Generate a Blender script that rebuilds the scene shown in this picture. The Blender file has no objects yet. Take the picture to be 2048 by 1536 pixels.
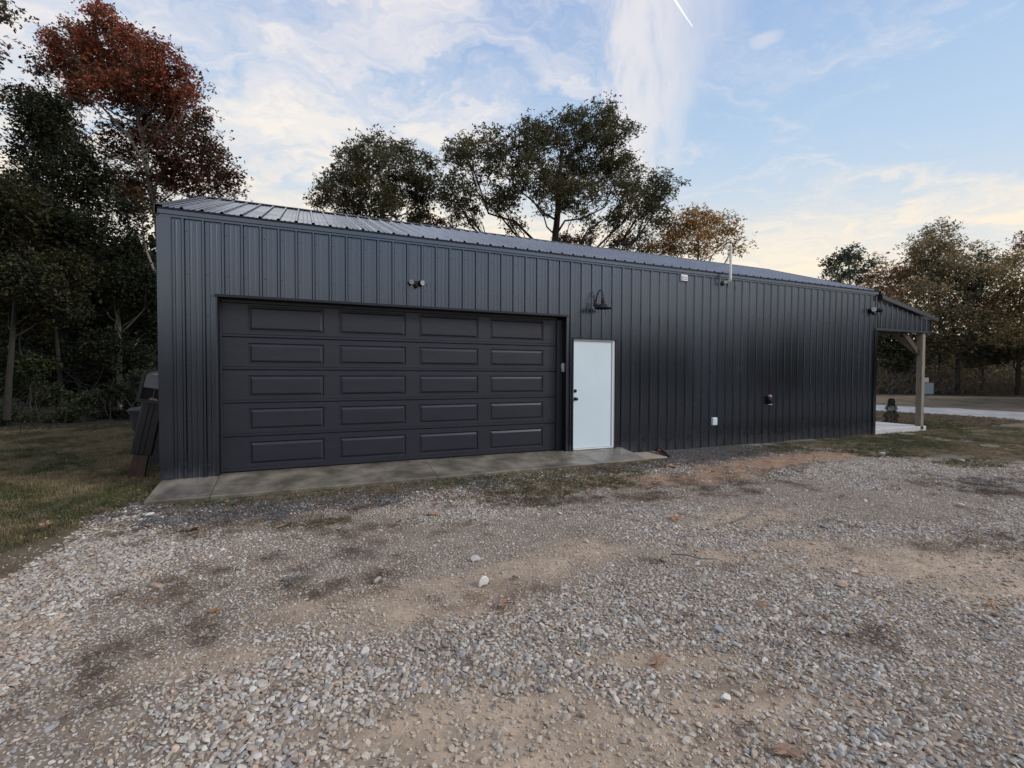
import bpy, math, random
import numpy as np
from mathutils import Vector, Matrix

sc = bpy.context.scene
R = math.radians
COL = sc.collection

# ------------------------------------------------------------------ camera
cam_d = bpy.data.cameras.new('camera')
cam = bpy.data.objects.new('camera', cam_d)
COL.objects.link(cam)
cam_d.sensor_width = 36.0
cam_d.lens = 36.0 * 948.8 / 2048.0
cam_d.clip_start = 0.05
cam_d.clip_end = 3000
_p, _r, _y = -.0242, .0042, .4099
fw0 = Vector((math.sin(_y), math.cos(_y), 0)); rt0 = Vector((math.cos(_y), -math.sin(_y), 0)); up0 = Vector((0, 0, 1))
fw = fw0 * math.cos(_p) + up0 * math.sin(_p); up = up0 * math.cos(_p) - fw0 * math.sin(_p)
rt = rt0 * math.cos(_r) + up * math.sin(_r); up = up * math.cos(_r) - rt0 * math.sin(_r)
cam.matrix_world = Matrix(((rt.x, up.x, -fw.x, 1.487), (rt.y, up.y, -fw.y, -7.573), (rt.z, up.z, -fw.z, 1.439), (0, 0, 0, 1)))
sc.camera = cam

# ------------------------------------------------------------------ world
class NT:
    """small node-tree builder"""
    def __init__(s, nt): s.nt = nt
    def n(s, typ, **kw):
        nd = s.nt.nodes.new(typ)
        for k, v in kw.items(): setattr(nd, k, v)
        return nd
    def put(s, sock, v):
        if hasattr(v, 'links') or isinstance(v, bpy.types.NodeSocket): s.nt.links.new(v, sock)
        elif v is not None:
            if isinstance(v, (tuple, list)) and len(v) == 3 and sock.type == 'RGBA': v = (*v, 1)
            sock.default_value = v
    def m(s, op, a, b=None, c=None, clamp=False):
        nd = s.n('ShaderNodeMath', operation=op, use_clamp=clamp)
        for i, v in enumerate((a, b, c)):
            if v is not None: s.put(nd.inputs[i], v)
        return nd.outputs[0]
    def vm(s, op, a, b=None):
        nd = s.n('ShaderNodeVectorMath', operation=op)
        s.put(nd.inputs[0], a)
        if b is not None: s.put(nd.inputs[1], b)
        return nd.outputs[0]
    def comb(s, x, y, z):
        nd = s.n('ShaderNodeCombineXYZ')
        for i, v in enumerate((x, y, z)): s.put(nd.inputs[i], v)
        return nd.outputs[0]
    def sep(s, v):
        nd = s.n('ShaderNodeSeparateXYZ'); s.put(nd.inputs[0], v); return nd.outputs
    def noise(s, vec, scale, detail=4, rough=.5, dist=0.):
        nd = s.n('ShaderNodeTexNoise'); s.put(nd.inputs['Vector'], vec)
        nd.inputs['Scale'].default_value = scale; nd.inputs['Detail'].default_value = detail
        nd.inputs['Roughness'].default_value = rough; nd.inputs['Distortion'].default_value = dist
        return nd.outputs[0]
    def mix(s, f, a, b, blend='MIX'):
        nd = s.n('ShaderNodeMix', data_type='RGBA', blend_type=blend)
        s.put(nd.inputs[0], f); s.put(nd.inputs[6], a); s.put(nd.inputs[7], b); return nd.outputs[2]
    def ss(s, x, lo, hi, a=0., b=1.):
        nd = s.n('ShaderNodeMapRange', interpolation_type='SMOOTHSTEP')
        s.put(nd.inputs[0], x)
        for i, v in zip((1, 2, 3, 4), (lo, hi, a, b)): s.put(nd.inputs[i], v)
        return nd.outputs[0]

world = bpy.data.worlds.new('World'); sc.world = world; world.use_nodes = True
wn = NT(world.node_tree); world.node_tree.nodes.clear()
SUN_AZ, SUN_EL = 128.0, 34.0
STR = .12
sky = wn.n('ShaderNodeTexSky', sky_type='NISHITA', sun_disc=False)
sky.sun_elevation = R(SUN_EL); sky.sun_rotation = R(SUN_AZ); sky.altitude = 250; sky.air_density = 1.0; sky.dust_density = 2.2; sky.ozone_density = 1.3
D = wn.n('ShaderNodeTexCoord').outputs['Generated']
dx, dy, dz = wn.sep(D)
az = wn.m('MULTIPLY', wn.m('ARCTAN2', dx, dy), 57.2958)
el = wn.m('MULTIPLY', wn.m('ARCSINE', dz), 57.2958)
elp = wn.m('MAXIMUM', el, 0.)
zz = wn.m('ADD', wn.m('MAXIMUM', dz, 0.), .12)
px = wn.m('DIVIDE', dx, zz); py = wn.m('DIVIDE', dy, zz)
# base sky colour: the physical sky pulled towards the evening blue of the photograph
def L(*c): return tuple(v / STR for v in c)
b_lo = L(.70, .65, .56); b_mid = L(.385, .515, .66); b_hi = L(.235, .35, .58)
base = wn.mix(wn.ss(el, 3., 22.), b_lo, b_mid)
base = wn.mix(wn.ss(el, 18., 44.), base, b_hi)
base = wn.mix(.88, sky.outputs[0], base)
# high cirrus sheet, projected on a plane overhead, streaks drawn out along one direction
a = R(-28)
sx = wn.m('ADD', wn.m('MULTIPLY', px, math.cos(a)), wn.m('MULTIPLY', py, math.sin(a)))
sy = wn.m('SUBTRACT', wn.m('MULTIPLY', py, math.cos(a)), wn.m('MULTIPLY', px, math.sin(a)))
warp = wn.noise(wn.comb(px, py, 2.), 1.1, 4, .55)
warp2 = wn.noise(wn.comb(px, py, 17.), 2.3, 5, .6)
sx2 = wn.m('ADD', wn.m('MULTIPLY', sx, .70), wn.m('MULTIPLY', warp, 1.0)); sy2 = wn.m('ADD', wn.m('MULTIPLY', sy, 1.15), wn.m('MULTIPLY', warp2, .9))
c1 = wn.noise(wn.comb(sx2, sy2, 0.), 1.7, 11, .60, .0)
c2 = wn.noise(wn.comb(wn.m('MULTIPLY', sx2, 1.0), wn.m('MULTIPLY', sy2, 2.2), 5.), 3.4, 10, .62, .0)
cs = wn.m('ADD', wn.m('MULTIPLY', c1, .62), wn.m('MULTIPLY', c2, .38))
# coverage: dense towards the north-west (left), thinning to clear blue on the right
cov = wn.ss(wn.m('ADD', az, wn.m('MULTIPLY', wn.noise(wn.comb(px, py, 9.), .8, 3), 24.)), 26., 62., .105, -.045)
covlo = wn.ss(el, 6., 26., .15, 0.)
cl = wn.ss(wn.m('ADD', cs, wn.m('MAXIMUM', cov, wn.m('SUBTRACT', covlo, .05))), .46, .72)
# the wide plume of cirrus that fans upward right of the oak
w = wn.m('ADD', 1.2, wn.m('MULTIPLY', wn.m('MAXIMUM', wn.m('SUBTRACT', el, 17.5), 0.), .37))
fib = wn.noise(wn.comb(wn.m('MULTIPLY', az, .16), wn.m('MULTIPLY', el, .095), 1.), 1.6, 9, .60, .25)
fin = wn.noise(wn.comb(wn.m('MULTIPLY', az, .5), wn.m('MULTIPLY', el, .16), 4.), 2.0, 7, .62, .3)
t = wn.m('DIVIDE', wn.m('SUBTRACT', wn.m('ADD', az, wn.m('MULTIPLY', wn.m('SUBTRACT', fib, .5), 13.)), wn.m('ADD', 38.1, wn.m('MULTIPLY', wn.m('SUBTRACT', el, 20.), .10))), w)
pl = wn.m('MULTIPLY', wn.ss(t, -1.2, -.5), wn.ss(t, -.2, 1.7, 1., 0.))
pl = wn.m('MULTIPLY', pl, wn.ss(el, 12., 20.)); pl = wn.m('MULTIPLY', pl, wn.ss(el, 44., 60., 1., 0.))
pl = wn.m('MULTIPLY', pl, wn.ss(wn.m('ADD', fib, wn.m('MULTIPLY', fin, .45)), .36, .80, .45, 1.), clamp=True)
# small loose cloud
puff = wn.noise(wn.comb(wn.m('MULTIPLY', az, .12), wn.m('MULTIPLY', el, .24), 8.), 1.5, 10, .62, .3)
def blob(a0, e0, ra, re):
    q = wn.m('ADD', wn.m('POWER', wn.m('DIVIDE', wn.m('SUBTRACT', az, a0), ra), 2.), wn.m('POWER', wn.m('DIVIDE', wn.m('SUBTRACT', el, e0), re), 2.))
    return wn.ss(wn.m('ADD', q, wn.m('MULTIPLY', wn.m('SUBTRACT', puff, .5), 4.2)), .0, 1.6, 1., 0.)
sm = wn.m('MULTIPLY', blob(51.2, 31.4, 1.9, .65), .38)
wp = wn.m('MAXIMUM', blob(-1., 25.5, 9., 2.6), wn.m('MAXIMUM', blob(5., 21.5, 7., 2.2), blob(17., 26., 8., 1.5)))
sm = wn.m('MAXIMUM', sm, wn.m('MULTIPLY', wp, .7))
cl = wn.m('MAXIMUM', wn.m('MULTIPLY', cl, .86), wn.m('MAXIMUM', wn.m('MULTIPLY', pl, .74), sm))
# vapour trail: a thin arc between two directions
def con(a1, e1, a2, e2):
    ux = wn.m('SUBTRACT', az, a1); uy = wn.m('SUBTRACT', el, e1)
    vx, vy = a2 - a1, e2 - e1; ll = vx * vx + vy * vy
    tt = wn.m('DIVIDE', wn.m('ADD', wn.m('MULTIPLY', ux, vx), wn.m('MULTIPLY', uy, vy)), ll)
    dd = wn.m('ABSOLUTE', wn.m('DIVIDE', wn.m('SUBTRACT', wn.m('MULTIPLY', ux, vy), wn.m('MULTIPLY', uy, vx)), math.sqrt(ll)))
    wid = wn.m('MULTIPLY', wn.m('SUBTRACT', 1.02, tt), .075)
    k = wn.ss(wn.m('DIVIDE', dd, wn.m('ADD', wid, .035)), .35, 1.1, 1., 0.)
    return wn.m('MULTIPLY', k, wn.m('MULTIPLY', wn.m('GREATER_THAN', tt, -1.5), wn.m('LESS_THAN', tt, 1.0)))
trail = con(41.94, 36.2, 43.82, 33.94)
cwhite = wn.mix(wn.ss(el, 8., 30.), L(.82, .69, .52), L(.70, .655, .64))
glow = wn.m('MULTIPLY', wn.ss(wn.m('ABSOLUTE', wn.m('SUBTRACT', az, 16.)), 0., 75., 1., 0.), wn.ss(el, 2., 27., 1., 0.))
cwhite = wn.mix(wn.m('MULTIPLY', wp, .6), cwhite, L(.86, .76, .62))
cwhite = wn.mix(wn.m('MULTIPLY', glow, .8), cwhite, L(.90, .76, .54))
col = wn.mix(wn.m('MULTIPLY', glow, .9), base, L(.88, .74, .52))
col = wn.mix(cl, col, cwhite)
col = wn.mix(wn.m('MULTIPLY', trail, .9), col, L(.95, .93, .93))
bg = wn.n('ShaderNodeBackground'); wn.put(bg.inputs[0], col); bg.inputs[1].default_value = STR
wo = wn.n('ShaderNodeOutputWorld'); world.node_tree.links.new(bg.outputs[0], wo.inputs[0])

# ------------------------------------------------------------------ sun, exposure
sd = bpy.data.lights.new('sun', 'SUN'); sd.energy = 1.5; sd.angle = R(18); sd.color = (1, .93, .84)
sun = bpy.data.objects.new('sun', sd); COL.objects.link(sun)
sdir = Vector((math.sin(R(SUN_AZ)) * math.cos(R(SUN_EL)), math.cos(R(SUN_AZ)) * math.cos(R(SUN_EL)), math.sin(R(SUN_EL))))
sun.rotation_euler = sdir.to_track_quat('Z', 'Y').to_euler()
sc.view_settings.view_transform = 'Standard'; sc.view_settings.look = 'None'
sc.view_settings.exposure = 0.42; sc.view_settings.gamma = 1.0
sc.view_settings.use_curve_mapping = False
sc.render.engine = 'CYCLES'
try:
    sc.cycles.use_denoising = True
    sc.cycles.max_bounces = 6; sc.cycles.diffuse_bounces = 3; sc.cycles.glossy_bounces = 3; sc.cycles.transparent_max_bounces = 4
    sc.cycles.sample_clamp_indirect = 4
except Exception: pass

# ------------------------------------------------------------------ tables (world metres)
DIRT=[[2.4,-5.79,1.03,-0.44,-0.13,-0.27],[3.34,-5.92,0.51,-0.22,-0.14,-0.13],[3.19,-5.55,0.37,-0.21,-0.08,-0.09],[2.23,-4.39,0.71,-0.07,-0.04,-0.27],[2.97,-4.22,0.73,0.04,-0.09,-0.26],[6.24,-5.34,0.87,-0.53,-0.6,-0.28],[6.21,-5.87,0.55,-0.23,-0.4,-0.15],[5.84,-3.83,0.71,-0.17,-0.27,-0.24],[3.84,-4.02,0.45,-0.19,-0.13,-0.2],[-0.08,-3.76,0.28,-0.06,0.05,-0.11],[0.96,-4.6,0.36,-0.02,0.03,-0.13],[1.56,-4.18,0.36,0.07,0.01,-0.15],[5.83,-4.73,0.47,-0.2,-0.19,-0.13],[4.7,-4.51,0.44,-0.19,-0.13,-0.13]]
CLAY=[[9.08,-1.72,1.34,0.01,-0.67,-0.54],[10.63,-1.64,1.32,-0.2,-0.44,-0.29],[7.75,-2.09,0.67,-0.28,-0.45,-0.39],[15.46,-2.32,1.15,-0.46,-0.88,-0.33],[6.46,-2.05,1.39,-0.25,-0.33,-0.37],[4.62,-1.86,0.88,-0.11,-0.13,-0.25],[14.0,-2.57,0.58,-0.23,-0.56,-0.23]]
DEBRIS=[[5.97,-2.2,2.0,-0.38,-0.52,-0.65],[0.88,-2.2,1.06,-0.17,0.03,-0.24],[0.73,-4.3,0.71,0.27,0.1,-0.28],[0.51,-4.67,0.39,0.06,0.07,-0.16],[2.62,-4.4,0.46,-0.1,-0.06,-0.18],[1.77,-3.99,0.48,0.21,0.01,-0.22],[0.8,-3.3,0.61,0.26,0.07,-0.3],[6.95,-5.2,0.86,-0.36,-0.32,-0.14],[10.66,-3.86,0.78,-0.32,-0.97,-0.4],[3.51,-5.91,0.3,-0.13,-0.08,-0.07],[4.66,-5.92,0.35,-0.23,-0.19,-0.09],[1.36,-4.95,0.14,-0.06,0.0,-0.11],[2.11,-2.72,0.76,-0.13,-0.02,-0.16],[3.96,-3.57,0.18,-0.08,-0.06,-0.1],[10.76,-3.32,0.45,-0.19,-0.47,-0.22],[4.35,-4.85,0.14,-0.06,-0.06,-0.05],[1.51,-3.29,0.53,0.2,0.01,-0.16]]
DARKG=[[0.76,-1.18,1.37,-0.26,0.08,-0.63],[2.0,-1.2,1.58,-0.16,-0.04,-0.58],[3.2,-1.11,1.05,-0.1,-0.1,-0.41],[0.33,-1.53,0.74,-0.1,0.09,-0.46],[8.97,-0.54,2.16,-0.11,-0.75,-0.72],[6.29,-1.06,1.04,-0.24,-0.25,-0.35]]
WET=[[1.85,-3.29,0.18,-0.08,-0.02,-0.24],[1.44,-3.57,0.24,0.21,0.03,-0.19],[10.58,-4.17,0.61,-0.25,-0.66,-0.25],[4.18,-4.41,0.16,-0.19,-0.05,-0.05]]
GREEN=[[3.35,-1.11,2.46,0.04,-0.1,-0.38],[5.24,-1.05,1.42,-0.22,-0.26,-0.46],[0.96,-1.03,1.1,-0.11,0.02,-0.23],[5.03,-1.71,0.87,-0.36,-0.24,-0.41],[4.07,-2.06,0.48,-0.2,-0.19,-0.41],[12.97,-0.69,2.87,-0.14,-1.0,-0.61],[14.0,-1.74,1.25,-0.95,-1.32,-0.61],[15.84,-1.83,1.66,-0.67,-1.49,-0.6],[12.18,-1.84,0.86,-0.62,-0.48,-0.26],[1.61,-2.25,0.39,-0.06,-0.0,-0.13],[12.57,-3.15,0.76,-0.31,-0.76,-0.31]]
GRAVEL_EDGE=[[-0.57,-2.82],[-0.47,-2.01],[0.06,-1.85],[0.61,-2.12],[1.23,-2.18],[1.92,-2.19],[2.5,-1.95],[3.4,-2.04],[4.43,-2.07],[5.32,-2.15],[5.65,-2.58],[6.77,-2.52],[8.0,-2.69],[9.27,-2.28],[10.4,-1.89],[11.51,-2.11],[12.5,-2.75],[13.46,-3.35]]
LAWN_EDGE=[[-0.92,-2.14],[-0.74,-1.75],[-0.6,-1.14],[-0.26,-0.57]]
TREES={'oak':([19.24,26.16],[[13.14,27.5,17.35,1.92],[11.66,27.21,14.93,1.58],[15.08,27.76,19.35,1.65],[17.16,25.27,19.24,1.89],[16.57,24.87,16.36,2.24],[20.34,25.54,20.5,2.05],[21.88,28.2,18.75,2.56],[24.24,26.5,22.44,1.89],[23.91,26.34,19.41,2.59],[23.66,22.91,19.96,1.07],[24.98,24.34,17.79,1.61],[24.19,22.91,15.19,1.55],[18.57,24.65,14.55,1.59],[20.45,23.4,14.42,1.8],[15.18,26.4,14.82,1.61],[28.17,25.48,16.87,1.97],[29.02,24.47,17.2,1.26],[28.26,24.59,14.71,1.6],[25.74,25.64,14.27,1.34],[12.68,27.32,13.62,1.3],[16.46,26.42,12.9,0.78],[22.85,25.73,13.03,0.9],[26.81,24.68,12.57,0.91],[24.82,26.63,23.25,1.01],[13.6,31.59,20.31,1.06]]),'oak_left':([7.17,29.22],[[5.57,27.61,16.69,1.62],[4.7,31.4,17.21,1.47],[7.96,30.44,17.98,1.64],[9.46,28.67,16.98,1.52],[4.14,28.78,14.67,1.62],[3.06,31.18,14.49,1.13],[5.72,27.51,14.47,1.77],[8.79,31.75,16.25,1.87],[10.37,30.61,16.3,1.45],[4.83,30.88,13.81,1.3],[6.88,28.35,13.14,1.39],[9.97,31.02,14.37,1.22],[2.14,32.23,14.7,0.61],[6.53,32.49,19.75,0.81],[2.98,33.71,16.43,0.8]]),'orange':([32.88,24.59],[[31.36,25.63,14.04,1.59],[32.84,24.5,14.87,1.49],[34.97,24.57,14.5,1.61],[32.29,24.78,13.22,1.58],[34.21,22.46,12.69,1.1],[35.91,22.51,12.46,0.69],[31.38,27.26,13.43,1.19],[32.2,22.68,11.97,1.26],[34.33,21.81,13.66,0.84],[31.56,26.15,12.51,1.12]]),'ridge_bush':([11.62,36.01],[[10.76,36.26,14.94,1.01],[12.78,35.94,15.02,1.02],[14.02,35.25,14.38,0.83]]),'ridge_bush2':([27.2,31.42],[[24.45,32.61,14.22,1.06],[26.92,32.96,14.1,1.09],[29.12,30.24,13.44,1.2],[31.6,29.63,13.08,1.06]]),'red_up':([-3.55,14.79],[[-5.43,15.18,14.49,0.45],[-6.62,16.82,14.59,0.56],[-7.19,16.12,13.95,0.38],[-5.0,15.39,14.44,0.5],[-6.25,16.99,15.87,0.2],[-4.41,15.02,13.66,0.76],[-5.77,16.23,13.65,1.02],[-7.32,17.82,14.08,0.86],[-3.22,13.91,13.09,0.41],[-3.71,14.0,12.32,0.81],[-2.71,14.01,12.58,0.41],[-8.09,17.82,15.05,0.18],[-7.09,16.99,14.92,0.2],[-5.05,15.03,12.01,0.87],[-3.38,14.55,11.97,0.8],[-2.46,13.75,12.09,0.34],[-6.49,16.25,12.23,0.62],[-2.27,13.3,11.29,0.33],[-5.83,16.68,15.82,0.28]]),'red_low':(0,[[-4.31,16.43,11.73,0.94],[-3.13,16.07,11.81,0.7],[-2.26,15.12,11.63,0.36],[-5.22,16.97,10.87,0.87],[-3.02,13.51,9.52,0.84],[-2.15,13.86,10.02,0.61],[-1.95,15.55,10.17,0.66],[-1.24,14.72,9.33,0.4],[-2.74,14.4,8.8,0.81],[-1.91,15.44,9.12,0.62],[-4.13,15.56,8.8,0.83],[-5.39,16.62,8.98,0.73],[-0.87,13.27,8.23,0.19],[-7.66,16.07,12.87,0.37],[-7.8,16.77,11.72,0.62],[-8.06,16.07,11.58,0.33],[-7.12,16.28,10.68,0.65],[-9.01,18.64,11.48,0.33]]),'darkA':([-6.12,13.18],[[-5.96,12.75,10.01,0.55],[-6.3,11.76,9.59,0.33],[-6.78,12.1,9.8,0.21],[-6.22,12.28,9.17,0.6],[-6.42,14.52,9.48,0.71],[-6.62,13.11,8.51,0.66],[-5.02,12.15,8.08,0.65],[-5.47,11.65,7.35,0.7],[-7.83,15.78,8.11,0.83],[-4.9,12.54,7.19,0.7],[-6.96,12.66,6.37,0.79],[-5.56,11.52,6.07,0.77],[-4.57,11.07,5.76,0.69],[-3.71,11.11,6.5,0.41],[-7.08,14.33,5.65,0.87],[-7.0,12.44,4.9,0.71]]),'darkB':([-5.62,9.91],[[-5.71,9.44,5.97,0.6],[-5.8,10.95,5.87,0.66],[-6.2,10.31,5.08,0.7],[-6.3,12.81,5.37,0.73],[-5.49,9.55,3.89,0.68],[-5.06,10.71,4.43,0.67],[-7.26,12.45,3.64,0.7],[-5.16,10.34,3.34,0.65],[-6.75,12.91,3.08,0.65]]),'darkC':([-4.65,13.63],[[-4.58,14.19,5.88,0.62],[-5.05,13.55,5.33,0.74],[-4.01,13.69,5.1,0.54],[-4.41,12.53,4.34,0.71],[-3.86,13.63,4.02,0.65],[-5.46,13.73,4.1,0.74],[-5.24,15.85,3.45,0.79],[-4.1,15.14,3.04,0.7],[-6.14,14.87,3.12,0.77],[-4.72,12.6,2.31,0.61],[-3.87,13.0,1.91,0.53],[-3.36,12.8,4.64,0.46],[-3.96,12.99,6.18,0.35]]),'darkD':([-7.68,19.31],[[-7.37,18.16,7.14,1.05],[-9.61,21.88,5.73,1.3],[-6.28,17.24,5.18,1.13],[-4.84,16.2,4.31,1.01],[-4.67,19.99,5.8,1.2],[-10.46,20.86,3.47,1.23],[-9.42,22.25,2.92,1.33],[-6.71,18.49,2.34,1.19],[-5.76,20.24,1.96,1.19],[-4.39,18.59,2.85,1.14],[-10.33,21.73,1.23,1.17],[-8.33,20.64,0.78,1.16],[-6.06,18.56,0.37,0.99],[-3.98,15.91,0.66,0.92],[-10.24,19.18,1.87,1.15]]),'nearL':([-7.46,8.31],[[-6.22,8.66,10.36,0.61],[-5.43,8.36,10.38,0.2],[-5.21,8.31,10.46,0.14],[-5.55,7.39,8.8,0.45],[-5.21,7.81,8.99,0.11],[-6.48,8.58,7.97,0.73],[-6.63,8.41,9.49,0.83],[-5.18,8.1,10.01,0.12],[-6.82,8.26,8.31,1.05],[-4.88,7.68,9.86,0.08]]),'shrubL':([-6.09,11.2],[[-6.76,11.75,1.76,0.4],[-5.8,10.78,1.6,0.38],[-6.79,12.05,0.99,0.46],[-5.95,11.72,0.68,0.4],[-6.48,10.79,0.15,0.4],[-6.4,11.91,-0.18,0.4],[-5.68,11.59,-0.25,0.34],[-5.09,10.96,0.17,0.3]]),'shrubM':([-4.57,12.07],[[-4.95,11.6,0.03,0.35],[-4.84,12.67,-0.31,0.3],[-4.84,11.68,0.5,0.38],[-4.41,12.58,-0.06,0.34],[-3.82,11.93,0.3,0.43],[-3.2,10.9,1.15,0.38],[-2.95,10.91,0.51,0.42],[-4.03,12.0,0.8,0.37]]),'r_pine':([43.57,17.77],[[43.38,18.34,11.43,0.76],[43.02,19.06,10.87,0.77],[45.37,18.64,11.27,0.78],[42.35,17.6,10.01,0.83],[40.37,17.75,9.54,0.49],[46.15,18.28,11.0,0.61],[41.33,17.35,9.06,0.65],[45.6,18.34,10.02,0.78],[42.41,17.28,11.38,0.57]]),'r_pink':([49.84,18.32],[[49.66,19.64,10.51,1.02],[50.85,19.03,10.13,1.39],[49.67,19.83,9.16,1.3],[51.52,17.99,10.68,1.09],[52.44,18.63,9.27,1.4],[49.07,17.83,7.57,1.6],[52.99,17.72,9.39,1.1],[47.87,18.78,7.4,1.16]]),'r_tall':([51.75,15.3],[[53.39,16.22,14.8,0.53],[52.35,16.27,13.93,0.71],[52.31,15.29,13.67,0.56],[50.73,16.14,13.06,0.78],[48.35,15.5,11.8,0.92],[50.1,14.78,12.31,1.0],[51.36,16.05,11.73,1.22],[52.56,15.19,11.74,0.95],[51.12,17.03,11.35,1.06],[53.61,15.14,12.62,0.52],[50.48,14.91,10.21,1.26],[49.92,15.87,9.93,1.2]]),'r_mid':([49.36,13.07],[[49.49,14.27,9.39,1.4],[49.7,13.23,9.82,1.04],[45.07,13.17,7.49,1.3],[50.55,14.04,7.58,1.65],[49.17,14.56,5.92,1.49],[48.03,12.13,5.63,1.23],[47.18,14.26,4.19,1.13],[48.29,13.13,3.96,1.27]]),'r_dark':([53.81,13.32],[[55.22,14.08,10.91,1.12],[52.21,13.48,9.27,1.16],[53.36,12.68,9.42,1.07],[53.59,13.52,7.71,1.6],[56.84,13.95,5.79,1.58],[51.36,12.85,3.83,1.38],[53.13,12.15,3.44,1.3],[53.41,14.0,2.67,0.85]]),'r_wisp':([58.41,15.69],[[59.26,16.48,13.75,0.57],[58.93,15.79,13.08,0.65],[59.36,15.42,12.72,0.55],[58.32,16.8,12.93,0.57],[51.22,19.69,11.91,0.66],[49.09,19.06,12.03,0.45]]),'r_green':([51.02,10.17],[[53.14,10.98,10.27,0.95],[48.71,10.17,8.76,0.96],[50.42,9.82,7.73,1.26],[51.46,11.45,7.29,1.18],[50.83,10.05,5.55,1.43],[53.4,10.35,3.37,1.41],[48.71,9.94,4.34,1.1],[54.53,10.27,7.32,1.57],[51.65,8.83,9.13,1.1]]),'r_red':([63.73,13.38],[[61.14,13.89,13.32,0.59],[63.14,13.94,13.92,0.83],[61.13,14.35,11.97,0.64],[64.15,13.6,13.03,0.93],[62.55,15.21,11.59,0.57]]),'r_back':([58.92,22.01],[[58.19,23.62,7.26,2.15],[57.03,20.26,6.37,2.25],[62.14,19.71,6.54,2.07],[57.25,23.04,3.99,2.12],[60.3,21.38,3.46,2.1],[65.11,20.55,3.52,2.15],[66.57,18.66,4.01,2.1],[67.14,16.18,3.92,2.27],[66.44,17.5,7.04,2.05],[55.95,25.34,7.32,2.18],[71.93,15.66,5.05,2.6],[59.01,23.64,9.99,1.62]]),'r_low':([45.91,15.66],[[46.09,16.92,3.9,0.85],[46.27,15.92,4.68,0.91],[45.64,16.27,2.61,0.75],[47.36,15.37,3.44,0.91],[43.74,16.2,4.81,0.81],[47.62,16.01,2.0,0.76]]),'r_out':([53.69,6.83],[[51.89,7.64,8.21,1.78],[56.27,7.73,10.08,2.25],[54.46,5.8,7.4,2.1],[54.94,7.99,5.54,2.24],[56.82,6.78,4.04,2.22],[52.06,8.07,3.24,1.45],[53.01,6.9,2.5,1.78]])}
RED_TRUNK=[[-3.42,14.69,-0.27],[-3.67,14.96,5.77],[-3.77,15.04,7.13],[-3.96,15.15,8.2],[-4.17,15.27,9.47],[-4.27,15.34,10.35],[-4.56,15.51,11.81],[-5.0,15.73,13.17],[-5.53,16.0,14.53]]
RED_LIMB=[[-4.17,15.27,9.47],[-4.74,15.22,10.49],[-5.44,15.55,11.35],[-6.05,15.83,12.01]]
PALE_BRANCH=[[-2.79,12.78,-0.31],[-3.05,12.98,3.09],[-3.26,13.11,4.61],[-3.53,13.25,5.15],[-3.74,13.35,5.77],[-3.82,13.4,6.31],[-3.87,13.44,6.88]]
PALE_FORK=[[-3.77,13.37,5.83],[-4.02,13.48,6.13],[-4.23,13.59,6.49]]
DARKB_TRUNK=[[-6.15,10.1,0.06],[-6.09,10.11,1.17],[-6.02,10.1,2.01],[-5.92,10.1,3.4],[-5.9,10.34,4.84],[-5.74,10.52,5.9]]
DARKC_TRUNK=[[-4.58,13.55,-0.68],[-4.63,13.6,0.57],[-4.65,13.65,1.92],[-4.64,13.68,3.08],[-4.74,13.74,3.98],[-4.75,14.0,5.46],[-4.57,14.16,6.24]]
SAPL=[[[50.54,19.1,1.58],[51.02,18.96,4.14],[51.21,18.94,6.46]],[[48.7,16.61,0.72],[49.18,16.43,1.8],[49.58,16.28,2.88]],[[50.21,14.86,0.54],[50.61,14.72,2.01],[50.93,14.63,3.49],[51.01,14.61,4.33]],[[50.9,14.54,-0.09],[50.96,14.59,2.65],[50.86,14.71,5.6]],[[53.74,15.49,-0.17],[53.99,15.42,1.38],[54.28,15.31,2.05]],[[50.81,13.54,2.01],[51.27,13.35,2.3],[51.94,13.05,1.81],[52.39,12.84,1.11]],[[53.01,11.53,3.01],[52.86,11.61,3.81],[52.5,11.79,4.61],[52.43,11.84,5.41]],[[54.95,11.69,-0.03],[54.77,11.81,1.2],[54.58,11.9,1.82]],[[50.13,17.06,-0.1],[50.23,17.09,2.69],[50.0,17.26,5.35]],[[49.91,18.24,-0.23],[49.98,18.31,3.62],[49.91,18.41,6.34]]]


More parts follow.
